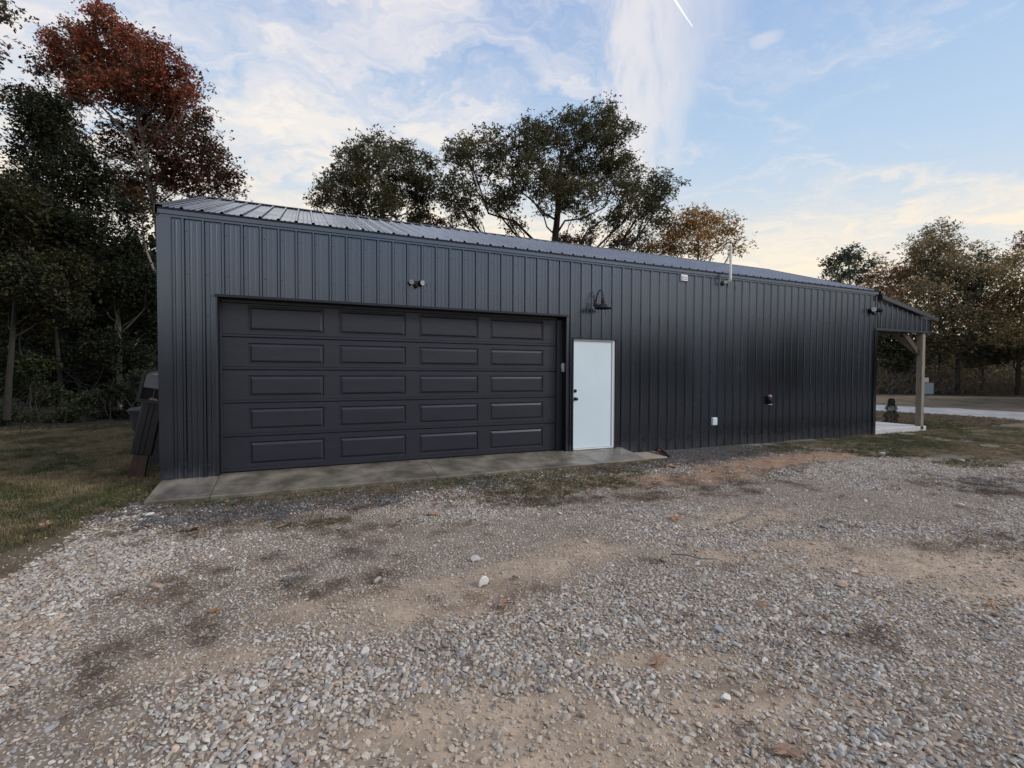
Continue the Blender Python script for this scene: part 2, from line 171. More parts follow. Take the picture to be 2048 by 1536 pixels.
# ------------------------------------------------------------------ materials
def mat(name, col=(.5, .5, .5), rough=.6, metal=0., spec=.5, var=.0, vscale=8., bump=0., bscale=40., stretch=(1, 1, 1), col2=None, attr=None, inst=None, transl=0., detail=5, rvar=0.):
    m = bpy.data.materials.new(name); m.use_nodes = True
    t = NT(m.node_tree); m.node_tree.nodes.clear()
    bs = t.n('ShaderNodeBsdfPrincipled'); out = t.n('ShaderNodeOutputMaterial')
    co = t.n('ShaderNodeTexCoord').outputs['Object']
    co = t.vm('MULTIPLY', co, stretch)
    c = (*col, 1)
    if attr:
        an = t.n('ShaderNodeAttribute', attribute_name=attr); 
        if inst: an.attribute_type = 'INSTANCER'
        c = an.outputs['Color']
    if col2 or var:
        nz = t.noise(co, vscale, detail, .6)
        f = t.ss(nz, .3, .7)
        if col2: c = t.mix(f, c, (*col2, 1))
        if var: c = t.mix(1., c, t.comb(*[t.ss(nz, .25, .75, 1 - var, 1 + var)] * 3), 'MULTIPLY')
    t.put(bs.inputs['Base Color'], c)
    bs.inputs['Metallic'].default_value = metal; bs.inputs['Specular IOR Level'].default_value = spec
    if rvar:
        nr = t.noise(co, vscale * .7, 4, .6); t.put(bs.inputs['Roughness'], t.ss(nr, .3, .7, rough - rvar, rough + rvar))
    else: bs.inputs['Roughness'].default_value = rough
    if bump:
        b = t.n('ShaderNodeBump'); b.inputs['Strength'].default_value = 1.; b.inputs['Distance'].default_value = bump
        t.put(b.inputs['Height'], t.noise(co, bscale, 5, .6)); m.node_tree.links.new(b.outputs[0], bs.inputs['Normal'])
    sh = bs.outputs[0]
    if transl:
        tr = t.n('ShaderNodeBsdfTranslucent'); t.put(tr.inputs[0], c)
        mx = t.n('ShaderNodeMixShader'); mx.inputs[0].default_value = transl
        m.node_tree.links.new(sh, mx.inputs[1]); m.node_tree.links.new(tr.outputs[0], mx.inputs[2]); sh = mx.outputs[0]
    m.node_tree.links.new(sh, out.inputs[0])
    return m

M = {}
M['wall'] = mat('charcoal_metal', (.108, .130, .170), .25, 1.0, .5, var=.05, vscale=1.3, stretch=(1, 1, .25), bump=.0008, bscale=3.5, rvar=.03)
M['trim'] = mat('dark_trim_metal', (.085, .095, .115), .40, 1.0, .5, var=.12, vscale=3)
M['reveal'] = mat('black_reveal_metal', (.03, .034, .045), .5, .6, .4)
M['roof'] = mat('charcoal_roof_metal', (.25, .275, .32), .24, 1.0, .5, var=.12, vscale=2.5, bump=.0016, bscale=6., rvar=.06)
M['gdoor'] = mat('embossed_charcoal_steel', (.029, .032, .045), .42, .3, .6, var=.12, vscale=4, bump=.0012, bscale=26, stretch=(.35, 1, 2.2))
M['white'] = mat('white_paint', (.66, .78, .86), .42, 0, .5, var=.03, vscale=1.2)
M['whitetrim'] = mat('white_trim', (.70, .73, .74), .5)
M['black'] = mat('black_metal', (.016, .017, .022), .45, .3, .5, bump=.0008, bscale=60)
M['glass'] = mat('lamp_lens', (.40, .43, .46), .15, 0, .8)
M['pvc'] = mat('white_plastic_pipe', (.72, .74, .72), .45, var=.08, vscale=6)
M['concrete'] = mat('concrete', (.115, .100, .078), .34, 0, .5, var=.30, vscale=2.6, bump=.002, bscale=60, col2=(.195, .172, .138), rvar=.16)
M['pconc'] = mat('pale_concrete', (.55, .54, .55), .8, var=.08, vscale=3, bump=.002, bscale=50)
M['tanconc'] = mat('tan_concrete', (.33, .27, .21), .85, var=.2, vscale=6, bump=.004, bscale=40)
M['wood'] = mat('post_wood', (.235, .21, .17), .8, var=.22, vscale=5, stretch=(6, 6, .6), bump=.002, bscale=30)
M['darkwood'] = mat('weathered_brown_wood', (.075, .046, .035), .85, var=.3, vscale=5, stretch=(5, 5, .6), bump=.003, bscale=30)
M['plastic'] = mat('black_plastic', (.016, .018, .024), .32, 0, .5, var=.2, vscale=5)
M['greyplastic'] = mat('grey_plastic', (.13, .135, .155), .5, 0, .5, var=.1, vscale=5)
M['bin'] = mat('dark_grey_plastic', (.035, .037, .046), .55, 0, .5, var=.15, vscale=4)
M['box'] = mat('grey_painted_steel', (.24, .29, .33), .5)
M['navy'] = mat('navy_metal', (.008, .010, .035), .3, .2, .6)
M['red'] = mat('red_plastic', (.5, .03, .03), .45)
M['redpaper'] = mat('faded_red_plastic', (.62, .12, .10), .6)
M['chrome'] = mat('bright_metal', (.75, .76, .8), .25, .9)

def dust(m):
    t = NT(m.node_tree); bs = [n for n in m.node_tree.nodes if n.type == 'BSDF_PRINCIPLED'][0]
    co = t.n('ShaderNodeTexCoord').outputs['Object']; zc = t.sep(co)[2]
    f = t.m('MULTIPLY', t.ss(t.m('ADD', zc, t.m('MULTIPLY', t.m('SUBTRACT', t.noise(co, 7., 6, .7), .5), .7)), -.15, .26, 1., 0.), .22)
    f = t.m('ADD', f, t.m('MULTIPLY', t.ss(t.noise(t.vm('MULTIPLY', co, (1, 1, .12)), 5., 6, .7), .52, .8), .05))
    l = bs.inputs['Base Color'].links[0].from_socket; t.put(bs.inputs['Base Color'], t.mix(f, l, (.17, .13, .10, 1)))
    t.put(bs.inputs['Metallic'], t.m('SUBTRACT', 1., f)); t.put(bs.inputs['Roughness'], t.m('ADD', t.m('MULTIPLY', f, .5), bs.inputs['Roughness'].links[0].from_socket))
dust(M['wall'])
M['ground'] = None
M['stone'] = mat('gravel_stone', attr='tone', inst=True, rough=.85, var=.22, vscale=1.2)
M['rock'] = mat('pale_rock', (.62, .60, .55), .85, var=.18, vscale=3, bump=.0012, bscale=4)
M['rock2'] = mat('grey_rock', (.36, .31, .26), .85, var=.2, vscale=3, bump=.001, bscale=4)
M['blade'] = mat('grass_blades', attr='tone', inst=True, rough=.7, transl=.25, spec=.2)
M['leaf'] = mat('foliage', attr='Col', rough=.6, transl=.32, spec=.25)
M['bark'] = mat('brown_bark', (.030, .026, .022), .9, var=.3, vscale=3, bump=.02, bscale=8, stretch=(1, 1, .3))
M['pale'] = mat('pale_mottled_bark', (.20, .19, .17), .85, var=.35, vscale=2.5, bump=.01, bscale=8, col2=(.13, .12, .105))
M['deadleaf'] = mat('dry_brown_leaf', (.30, .18, .12), .8, var=.25, vscale=30)
M['orangeleaf'] = mat('dry_orange_leaf', (.34, .18, .09), .8, var=.25, vscale=30)
M['stepping'] = mat('flat_stone', (.17, .145, .105), .85, var=.2, vscale=5, bump=.003, bscale=30)

# ------------------------------------------------------------------ mesh helpers
class MB:
    def __init__(s): s.v = []; s.f = []; s.sm = []
    def add(s, vs, fs, smooth=False):
        o = len(s.v); s.v += [tuple(v) for v in vs]; s.f += [tuple(i + o for i in f) for f in fs]; s.sm += [smooth] * len(fs)
    def box(s, x0, x1, y0, y1, z0, z1, bev=0.):
        if bev:
            b = min(bev, .45 * min(x1 - x0, y1 - y0, z1 - z0))
            vs = []; 
            for X, sx_ in ((x0, 1), (x1, -1)):
                for Y, sy_ in ((y0, 1), (y1, -1)):
                    for Z, sz_ in ((z0, 1), (z1, -1)):
                        vs += [(X, Y + sy_ * b, Z + sz_ * b), (X + sx_ * b, Y, Z + sz_ * b), (X + sx_ * b, Y + sy_ * b, Z)]
            i = lambda a, b_, c, k: ((a * 2 + b_) * 2 + c) * 3 + k
            F = []
            for a in (0, 1): F.append((i(a, 0, 0, 0), i(a, 0, 1, 0), i(a, 1, 1, 0), i(a, 1, 0, 0))[::(1 if a == 0 else -1)])
            for b_ in (0, 1): F.append((i(0, b_, 0, 1), i(1, b_, 0, 1), i(1, b_, 1, 1), i(0, b_, 1, 1))[::(1 if b_ == 0 else -1)])
            for c in (0, 1): F.append((i(0, 0, c, 2), i(0, 1, c, 2), i(1, 1, c, 2), i(1, 0, c, 2))[::(1 if c == 0 else -1)])
            for a in (0, 1):
                for b_ in (0, 1): F.append((i(a, b_, 0, 0), i(a, b_, 0, 1), i(a, b_, 1, 1), i(a, b_, 1, 0)))
                for c in (0, 1): F.append((i(a, 0, c, 0), i(a, 1, c, 0), i(a, 1, c, 2), i(a, 0, c, 2)))
            for b_ in (0, 1):
                for c in (0, 1): F.append((i(0, b_, c, 1), i(1, b_, c, 1), i(1, b_, c, 2), i(0, b_, c, 2)))
            for a in (0, 1):
                for b_ in (0, 1):
                    for c in (0, 1): F.append((i(a, b_, c, 0), i(a, b_, c, 1), i(a, b_, c, 2)))
            s.add(vs, F); return
        s.add([(x0, y0, z0), (x1, y0, z0), (x1, y1, z0), (x0, y1, z0), (x0, y0, z1), (x1, y0, z1), (x1, y1, z1), (x0, y1, z1)],
              [(3, 2, 1, 0), (4, 5, 6, 7), (0, 1, 5, 4), (1, 2, 6, 5), (2, 3, 7, 6), (3, 0, 4, 7)])
    def prism(s, poly, axis, a0, a1):
        """extrude a 2D polygon along axis 0/1/2"""
        n = len(poly)
        def P(q, a_):
            return {0: (a_, q[0], q[1]), 1: (q[0], a_, q[1]), 2: (q[0], q[1], a_)}[axis]
        vs = [P(q, a0) for q in poly] + [P(q, a1) for q in poly]
        fs = [tuple(range(n))[::-1], tuple(range(n, 2 * n))] + [(i, (i + 1) % n, n + (i + 1) % n, n + i) for i in range(n)]
        s.add(vs, fs)
    def tube(s, pts, rad, sides=8, caps=True):
        pts = [Vector(p) for p in pts]
        if not isinstance(rad, (list, tuple)): rad = [rad] * len(pts)
        vs = []; fs = []; pu = None
        for i, p in enumerate(pts):
            d = (pts[min(i + 1, len(pts) - 1)] - pts[max(i - 1, 0)]).normalized()
            if pu is None: pu = d.orthogonal().normalized()
            u = (pu - d * pu.dot(d)); u = u.normalized() if u.length > 1e-6 else d.orthogonal().normalized(); pu = u
            w_ = d.cross(u)
            for k in range(sides):
                a_ = 2 * math.pi * k / sides; vs.append(p + (u * math.cos(a_) + w_ * math.sin(a_)) * rad[i])
        for i in range(len(pts) - 1):
            for k in range(sides):
                k2 = (k + 1) % sides; fs.append((i * sides + k, i * sides + k2, (i + 1) * sides + k2, (i + 1) * sides + k))
        s.add(vs, fs, True)
        if caps: s.add([vs[k] for k in range(sides)] + [vs[-sides + k] for k in range(sides)], [tuple(range(sides))[::-1], tuple(range(sides, 2 * sides))])
    def lathe(s, prof, c=(0, 0, 0), ax='z', n=20):
        vs = []; fs = []
        for r_, h in prof:
            for k in range(n):
                a_ = 2 * math.pi * k / n; u, v = r_ * math.cos(a_), r_ * math.sin(a_)
                vs.append({'z': (c[0] + u, c[1] + v, c[2] + h), 'y': (c[0] + u, c[1] + h, c[2] + v), 'x': (c[0] + h, c[1] + u, c[2] + v)}[ax])
        for i in range(len(prof) - 1):
            for k in range(n):
                k2 = (k + 1) % n; fs.append((i * n + k, i * n + k2, (i + 1) * n + k2, (i + 1) * n + k))
        s.add(vs, fs, True)
    def build(s, name, m, parent=None, **pr):
        me = bpy.data.meshes.new(name); me.from_pydata(s.v, [], s.f); me.update()
        me.polygons.foreach_set('use_smooth', s.sm)
        if m is not None: me.materials.append(m)
        o = bpy.data.objects.new(name, me); COL.objects.link(o)
        if parent is not None: o.parent = parent
        for k, v in pr.items(): o[k] = v
        return o

def empty(name, loc, label, cat, group=None, kind=None):
    o = bpy.data.objects.new(name, None); COL.objects.link(o); o.location = loc; o['label'] = label
    if cat: o['category'] = cat
    if group: o['group'] = group
    if kind: o['kind'] = kind
    o.empty_display_size = .1
    return o

def np_mesh(name, V, F, m, col=None, smooth=False):
    """fast mesh from numpy: F is (n,k)"""
    me = bpy.data.meshes.new(name)
    V = np.asarray(V, np.float32); F = np.asarray(F, np.int32); k = F.shape[1]
    me.vertices.add(len(V)); me.vertices.foreach_set('co', V.ravel())
    me.loops.add(F.size); me.loops.foreach_set('vertex_index', F.ravel())
    me.polygons.add(len(F)); me.polygons.foreach_set('loop_start', np.arange(0, F.size, k, dtype=np.int32))
    me.polygons.foreach_set('loop_total', np.full(len(F), k, np.int32))
    me.polygons.foreach_set('use_smooth', np.full(len(F), smooth))
    if col is not None:
        at_ = me.attributes.new('Col', 'FLOAT_COLOR', 'POINT'); c4 = np.ones((len(V), 4), np.float32); c4[:, :3] = col; at_.data.foreach_set('color', c4.ravel())
    me.update(calc_edges=True)
    if m: me.materials.append(m)
    return me

def link(name, me, parent=None, **pr):
    o = bpy.data.objects.new(name, me); COL.objects.link(o)
    if parent is not None: o.parent = parent
    for k, v in pr.items(): o[k] = v
    return o

# value noise for layout masks
def vnoise(x, y, seed):
    xi = np.floor(x).astype(np.int64); yi = np.floor(y).astype(np.int64); fx = x - xi; fy = y - yi
    fx = fx * fx * (3 - 2 * fx); fy = fy * fy * (3 - 2 * fy)
    def h(i, j):
        n = (i * 374761393 + j * 668265263 + seed * 1442695041) & 0xffffffff
        n = ((n ^ (n >> 13)) * 1274126177) & 0xffffffff
        return ((n ^ (n >> 16)) & 0xffff) / 65535.
    return (h(xi, yi) * (1 - fx) + h(xi + 1, yi) * fx) * (1 - fy) + (h(xi, yi + 1) * (1 - fx) + h(xi + 1, yi + 1) * fx) * fy
def fbm(x, y, s, seed, o=4):
    v = 0; a_ = .5; t_ = 0
    for k in range(o):
        v = v + a_ * vnoise(x * s + k * 17.3, y * s - k * 9.1, seed + k); t_ += a_; a_ *= .5; s *= 2.03
    return v / t_
def sst(x, a_, b_):
    t_ = np.clip((x - a_) / (b_ - a_), 0, 1); return t_ * t_ * (3 - 2 * t_)
def ells(tab, x, y, n1, lo=.55, hi=1.25):
    r_ = np.zeros_like(x)
    for cx, cy, ax_, ay, bx, by in tab:
        det = ax_ * by - ay * bx; ux = x - cx; uy = y - cy
        u = (ux * by - uy * bx) / det; v = (uy * ax_ - ux * ay) / det
        q = np.sqrt(u * u + v * v) + (n1 - .5) * 1.9
        r_ = np.maximum(r_, 1 - sst(q, lo, hi))
    return r_
GE = np.array(GRAVEL_EDGE); 
def masks(x, y):
    """how much of each ground cover lies at (x, y)"""
    n1 = fbm(x, y, 1.3, 3, 5); n2 = fbm(x, y, 4.2, 11, 4); n3 = fbm(x, y, .5, 21, 4); n4 = fbm(x * .45 + y * .2, y, 11., 31, 3)
    ge = np.interp(x, GE[:, 0], GE[:, 1], left=-2.9, right=-3.6)
    gr = 1 - sst(y - ge + (n1 - .5) * .7 + (n2 - .5) * .35, -.12, .18)          # pale gravel of the yard
    le = np.interp(y, [-9, -3, -2.14, -1.75, -1.14, -.57], [-5.5, -1.6, -.92, -.74, -.6, -.28])
    lawn = sst(-(x - le) + (n1 - .5) * .5 + (n2 - .5) * .3, -.08, .15); lawn = np.where(y > -.57, sst(-x - .2 + (n2 - .5) * .1, 0, .1), lawn)
    rl = sst(x + (y + .2) * .25 + (n1 - .5) * 2., 12.6, 13.6) * (1 - gr)        # lawn on the right
    lawn = np.maximum(lawn, rl)
    lawn = np.where((y > 0.05) & (x > -.2) & (x < 15.2), 0, lawn); lawn = np.where(y > .3, np.maximum(lawn, 1. * ((x < -.26) | (x > 15.1))), lawn)
    gr = gr * (1 - np.where(x < 3, lawn, 0))
    d = {}
    d['gr'] = gr; d['lawn'] = lawn
    d['dirt'] = ells(DIRT, x, y, n1 * .6 + n2 * .4, .35, 1.45) * (.45 + .55 * sst(n2 * .55 + n4 * .45 + .10 * (y < -4.9), .36, .58)); d['clay'] = ells(CLAY, x, y, n1 * .7 + n2 * .3)
    d['deb'] = np.clip(ells(DEBRIS, x, y, n1, .4, 1.4) * sst(n2 * .6 + n4 * .4, .40, .62) * .8, 0, 1)
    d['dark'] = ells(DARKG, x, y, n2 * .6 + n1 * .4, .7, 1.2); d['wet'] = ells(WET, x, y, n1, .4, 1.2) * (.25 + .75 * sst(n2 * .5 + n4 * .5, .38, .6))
    d['green'] = np.maximum(ells(GREEN, x, y, n1 * .5 + n2 * .5, .5, 1.2), sst(y + (n2 - .5) * .3, -1.08, -.92) * (x > .6 + n1) * (x < 7.4) * (y < -.7) * sst(n1 + .2 * (x > 4), .35, .6))
    # the drive that passes behind the porch, seen as a pale band
    rc = np.interp(y, [-12, -5, 1.4, 6.2, 14, 30], [21.5, 24.5, 27.0, 26.3, 24.5, 20.])
    d['road'] = 1 - sst(np.abs(x - rc - (n3 - .5) * 1.0), 2.0, 2.9) ; d['road'] = np.where(x < 16, 0, d['road'])
    d['n1'] = n1; d['n2'] = n2; d['n3'] = n3
    return d
def gz(x, y):
    return -.14 + (fbm(x, y, .9, 41, 3) - .5) * .045 + (fbm(x, y, 5., 42, 2) - .5) * .012

# ------------------------------------------------------------------ ground sheet
def axis(segs):
    r_ = []
    for a_, b_, s_ in segs: r_.append(np.arange(a_, b_ - 1e-6, s_))
    return np.unique(np.round(np.concatenate(r_ + [np.array([segs[-1][1]])]), 4))
gx = axis([(-900, -100, 100), (-100, -20, 8), (-20, -10, .8), (-10, -4, .2), (-4, -1.5, .08), (-1.5, 9, .045), (9, 16, .08), (16, 34, .25), (34, 60, .4), (60, 140, 10), (140, 1500, 170)])
gy = axis([(-900, -60, 120), (-60, -12, 6), (-12, -7.4, .4), (-7.4, .3, .045), (.3, 22, .35), (12, 60, 2), (60, 140, 10), (140, 1500, 170)])
X, Y = np.meshgrid(gx, gy, indexing='ij'); x = X.ravel(); y = Y.ravel()
d = masks(x, y)
def C(*c): return np.array(c)[None, :]
def lerp(a_, b_, f): return a_ * (1 - f[:, None]) + b_ * f[:, None]
fine = fbm(x, y, 9., 77, 3)
col = lerp(C(.105, .082, .055), C(.145, .115, .075), d['n3']) * np.ones((len(x), 1))          # far dry turf
col = lerp(col, C(.19, .13, .085) * np.ones_like(col), sst(d['n1'], .5, .72) * .6)
col = lerp(col, C(.085, .068, .038) * np.ones_like(col), d['lawn'] * .75 * (1 - sst(x, 17, 21)))
col = lerp(col, C(.165, .135, .11) * np.ones_like(col), ((x > -.5) & (x < 14) & (y > -3.2) & (y < .3)) * (1 - d['lawn']) * (1 - d['gr']))
col = lerp(col, C(.235, .185, .14) * np.ones_like(col), d['gr'])
nearx = (x < 19)
col = lerp(col, C(.44, .335, .24) * np.ones_like(col), d['dirt'] * nearx * (.65 + .35 * fine))
col = lerp(col, C(.34, .205, .125) * np.ones_like(col), d['clay'] * nearx * (.45 + .55 * fine))
col = lerp(col, C(.135, .09, .065) * np.ones_like(col), d['deb'] * nearx * .75)
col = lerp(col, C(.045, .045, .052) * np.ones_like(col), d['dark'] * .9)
col = lerp(col, C(.04, .045, .022) * np.ones_like(col), d['green'] * .6)
col = col * (1 - .5 * d['wet'][:, None])
col = lerp(col, C(.36, .365, .38) * (.7 + .6 * fine[:, None]), d['road'] * (.5 + .5 * d['n2']))
# reddish clay beyond the lawn on the right, brown litter under the woods on the left
col = lerp(col, C(.20, .14, .10) * np.ones_like(col), sst(fbm(x, y, .35, 91, 4), .5, .62) * (x > 18) * (1 - d['road']) * .55)
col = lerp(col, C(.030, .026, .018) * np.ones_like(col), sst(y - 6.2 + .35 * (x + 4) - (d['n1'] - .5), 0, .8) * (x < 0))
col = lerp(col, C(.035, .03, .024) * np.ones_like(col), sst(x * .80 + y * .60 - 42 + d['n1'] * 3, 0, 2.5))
far_ = fbm(x, y, 1.7, 93, 4); col = lerp(col, C(.07, .068, .036) * np.ones_like(col), sst(far_, .5, .62) * (x > 20) * (1 - d['road']) * .7)
col *= (.72 + .56 * fine)[:, None]
z = np.where((x > -60) & (x < 60) & (y > -40) & (y < 60), gz(x, y), -.14)
ni, nj = len(gx), len(gy)
idx = np.arange(ni * nj).reshape(ni, nj)
F = np.stack([idx[:-1, :-1].ravel(), idx[1:, :-1].ravel(), idx[1:, 1:].ravel(), idx[:-1, 1:].ravel()], 1)
gm = mat('ground_soil', attr='Col', rough=.92, var=.16, vscale=30., bump=.004, bscale=110., spec=.25, detail=8)
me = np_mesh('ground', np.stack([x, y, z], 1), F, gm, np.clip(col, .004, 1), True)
link('ground', me, kind='structure')

# ------------------------------------------------------------------ instanced loose ground cover
def variants(name, makers, m):
    c = bpy.data.collections.new(name)
    for i, f_ in enumerate(makers):
        me_ = f_(i); me_.materials.clear(); me_.materials.append(m)
        c.objects.link(bpy.data.objects.new(f'{name}_{i:02d}', me_))
    return c
def scatter(name, coll, P, rot, scl, tone, idx_):
    n = len(P)
    me_ = bpy.data.meshes.new(name); me_.vertices.add(n); me_.vertices.foreach_set('co', np.asarray(P, np.float32).ravel())
    def A(nm, ty, key, arr):
        a_ = me_.attributes.new(nm, ty, 'POINT'); a_.data.foreach_set(key, np.ascontiguousarray(arr).ravel())
    A('rot', 'FLOAT_VECTOR', 'vector', rot.astype(np.float32)); A('scl', 'FLOAT_VECTOR', 'vector', scl.astype(np.float32))
    c4 = np.ones((n, 4), np.float32); c4[:, :3] = tone; A('tone', 'FLOAT_COLOR', 'color', c4); A('idx', 'INT', 'value', idx_.astype(np.int32))
    o = link(name, me_, kind='stuff')
    g = bpy.data.node_groups.new(name + '_scatter', 'GeometryNodeTree')
    g.interface.new_socket('Geometry', in_out='INPUT', socket_type='NodeSocketGeometry'); g.interface.new_socket('Geometry', in_out='OUTPUT', socket_type='NodeSocketGeometry')
    gi = g.nodes.new('NodeGroupInput'); go = g.nodes.new('NodeGroupOutput')
    mp = g.nodes.new('GeometryNodeMeshToPoints')
    ip = g.nodes.new('GeometryNodeInstanceOnPoints'); ci = g.nodes.new('GeometryNodeCollectionInfo')
    ci.inputs['Collection'].default_value = coll; ci.inputs['Separate Children'].default_value = True; ci.inputs['Reset Children'].default_value = True
    def at_(nm, ty):
        nd = g.nodes.new('GeometryNodeInputNamedAttribute'); nd.data_type = ty; nd.inputs[0].default_value = nm; return nd.outputs[0]
    l = g.links.new
    l(gi.outputs[0], mp.inputs[0]); l(mp.outputs[0], ip.inputs['Points']); l(ci.outputs[0], ip.inputs['Instance'])
    ip.inputs['Pick Instance'].default_value = True
    l(at_('idx', 'INT'), ip.inputs['Instance Index'])
    er = g.nodes.new('FunctionNodeEulerToRotation'); l(at_('rot', 'FLOAT_VECTOR'), er.inputs[0]); l(er.outputs[0], ip.inputs['Rotation'])
    l(at_('scl', 'FLOAT_VECTOR'), ip.inputs['Scale']); l(ip.outputs[0], go.inputs[0])
    md = o.modifiers.new('scatter', 'NODES'); md.node_group = g
    return o
import bmesh
def stone_mesh(i, sub=2):
    rs = np.random.RandomState(100 + i); bm = bmesh.new(); bmesh.ops.create_icosphere(bm, subdivisions=sub, radius=1.)
    cuts = []
    for k in range(11):
        v = rs.normal(size=3); v /= np.linalg.norm(v); cuts.append((v, rs.uniform(.42, .85)))
    for v in bm.verts:
        p = np.array(v.co)
        for c_, dd in cuts:
            s_ = p @ c_
            if s_ > dd: p = p - c_ * (s_ - dd) * .92
        p = p * (1 + rs.uniform(-.03, .03)); v.co = p
    me_ = bpy.data.meshes.new(f'stone_{i}'); bm.to_mesh(me_); bm.free()
    me_.polygons.foreach_set('use_smooth', [False] * len(me_.polygons))
    return me_
stones = variants('stone_shapes', [lambda i: stone_mesh(i, 2)] * 14, M['stone'])
rs = np.random.RandomState(5)
CX, CY = 1.487, -7.573
def inview(x, y, mar=3.2):
    """ground the photograph shows, with a margin on every side"""
    vx, vy = x - CX, y - CY
    f_ = vx * math.sin(_y) + vy * math.cos(_y); s_ = vx * math.cos(_y) - vy * math.sin(_y)
    return (f_ > .9) & (np.abs(s_) < f_ * 1.10 + mar)
def jit_grid(x0, x1, y0, y1, st):
    a_, b_ = np.meshgrid(np.arange(x0, x1, st), np.arange(y0, y1, st), indexing='ij')
    a_ = a_.ravel() + rs.uniform(-.55, .55, a_.size) * st; b_ = b_.ravel() + rs.uniform(-.55, .55, b_.size) * st
    k = inview(a_, b_); return a_[k], b_[k]
on_slab = lambda x, y: ((x > -.32) & (x < 7.12) & (y > -.80)) | ((x > 7.1) & (x < 7.75) & (y > -.7)) | (y > -.03)
PAL = np.array([(.58, .53, .46), (.49, .43, .36), (.45, .43, .41), (.52, .42, .33), (.36, .28, .22), (.62, .59, .54), (.42, .34, .27), (.32, .31, .31), (.50, .37, .28)])
def stones_layer(name, xr, yr, step, size, keepf, seed, embed=.25):
    x, y = jit_grid(*xr, *yr, step)
    d = masks(x, y); k = keepf(d, x, y) > rs.uniform(0, 1, len(x)); k &= ~on_slab(x, y)
    x, y = x[k], y[k]; d = {q: v[k] for q, v in d.items()}
    n = len(x)
    s_ = size(x, y, n); flat = rs.uniform(.32, .72, n)
    scl = np.stack([s_ * rs.uniform(.85, 1.4, n), s_ * rs.uniform(.7, 1., n), s_ * flat], 1)
    rot = np.stack([rs.normal(0, .35, n), rs.normal(0, .35, n), rs.uniform(0, 6.28, n)], 1)
    tone = .83 * PAL[rs.choice(len(PAL), n, p=[.2, .18, .12, .1, .08, .09, .1, .07, .06])] * rs.uniform(.72, 1.18, (n, 1))
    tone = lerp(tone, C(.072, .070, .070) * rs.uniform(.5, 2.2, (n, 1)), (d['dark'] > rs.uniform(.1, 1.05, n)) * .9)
    tone = lerp(tone, C(.44, .355, .27) * np.ones_like(tone), np.clip(d['dirt'] * .6 + d['clay'] * .45, 0, .8))
    tone = lerp(tone, C(.15, .11, .09) * np.ones_like(tone), np.clip(d['deb'] * .35, 0, .6))
    if 'peb' in name: tone = tone * .5 + C(.46, .37, .28) * .5 * rs.uniform(.75, 1.35, (n, 1))
    tone = tone * (1 - .55 * d['wet'][:, None]) * (.9 + .25 * d['n1'][:, None])
    z = gz(x, y) + s_ * flat * (rs.uniform(-.45, .45, n) + embed)
    return scatter(name, stones, np.stack([x, y, z], 1), rot, scl, tone, rs.randint(0, 14, n)), n
def big(x, y, n):
    dist = np.hypot(x - CX, y - CY)
    base_ = .0075 + .0058 * sst(fbm(x, y, .55, 55, 3), .35, .65) + .0012 * (x < 1.8)
    return base_ * np.exp(rs.normal(0, .28, n))
def keep_main(d, x, y):
    k = d['gr'] * .97 + (1 - d['gr']) * .35 * (x < 12) * (x > -.6)
    k = k * (1 - .84 * d['dirt']) * (1 - .9 * d['clay']) * (1 - .45 * d['deb']) * (1 - .88 * d['lawn'])
    k = np.maximum(k, .75 * d['dark']) * (1 - .5 * d['green'])
    return np.where((x > 19), 0, k)
o1, n1_ = stones_layer('gravel', (-4.6, 11.5), (-7.2, .0), .0205, big, keep_main, 1)
def big2(x, y, n): return .015 * np.exp(rs.normal(0, .25, n))
o2, n2_ = stones_layer('gravel', (11.5, 17.5), (-7.2, -.6), .040, big2, keep_main, 2)
def peb(x, y, n): return .0036 * np.exp(rs.normal(0, .45, n))
def keep_peb(d, x, y): return np.clip(.85 * d['dirt'] + .5 * d['clay'] + .35 * d['deb'] + .25 * d['gr'] + .35 * d['dark'], 0, .9) * (1 - .8 * d['lawn'])
o3, n3_ = stones_layer('pebbles', (-3., 6.8), (-7.0, -.8), .022, peb, keep_peb, 3, .5)
def sml(x, y, n): return .0075 * np.exp(rs.normal(0, .35, n))
o5, n5_ = stones_layer('pebbles', (-1.2, 8.), (-7.0, -.8), .034, sml, lambda d, x, y: np.clip(.6 * d['dirt'] + .6 * d['clay'] + .45 * d['deb'] + .35 * (1 - d['gr']), 0, .8) * (1 - .8 * d['lawn']) * (.3 + d['n2'] * 1.2), 6, .3)
# larger loose stones lying about
def lrg(x, y, n): return .019 * np.exp(rs.normal(0, .3, n))
o4, n4_ = stones_layer('gravel', (-4, 12), (-7.0, -1.), .21, lrg, lambda d, x, y: .55 * d['gr'] * (1 - .4 * d['dirt']) + .1, 4, .3)
def roadst(x, y, n): return .045 * np.exp(rs.normal(0, .3, n))
rx, ry = 0, 0
print('stones', n1_, n2_, n3_, n4_)

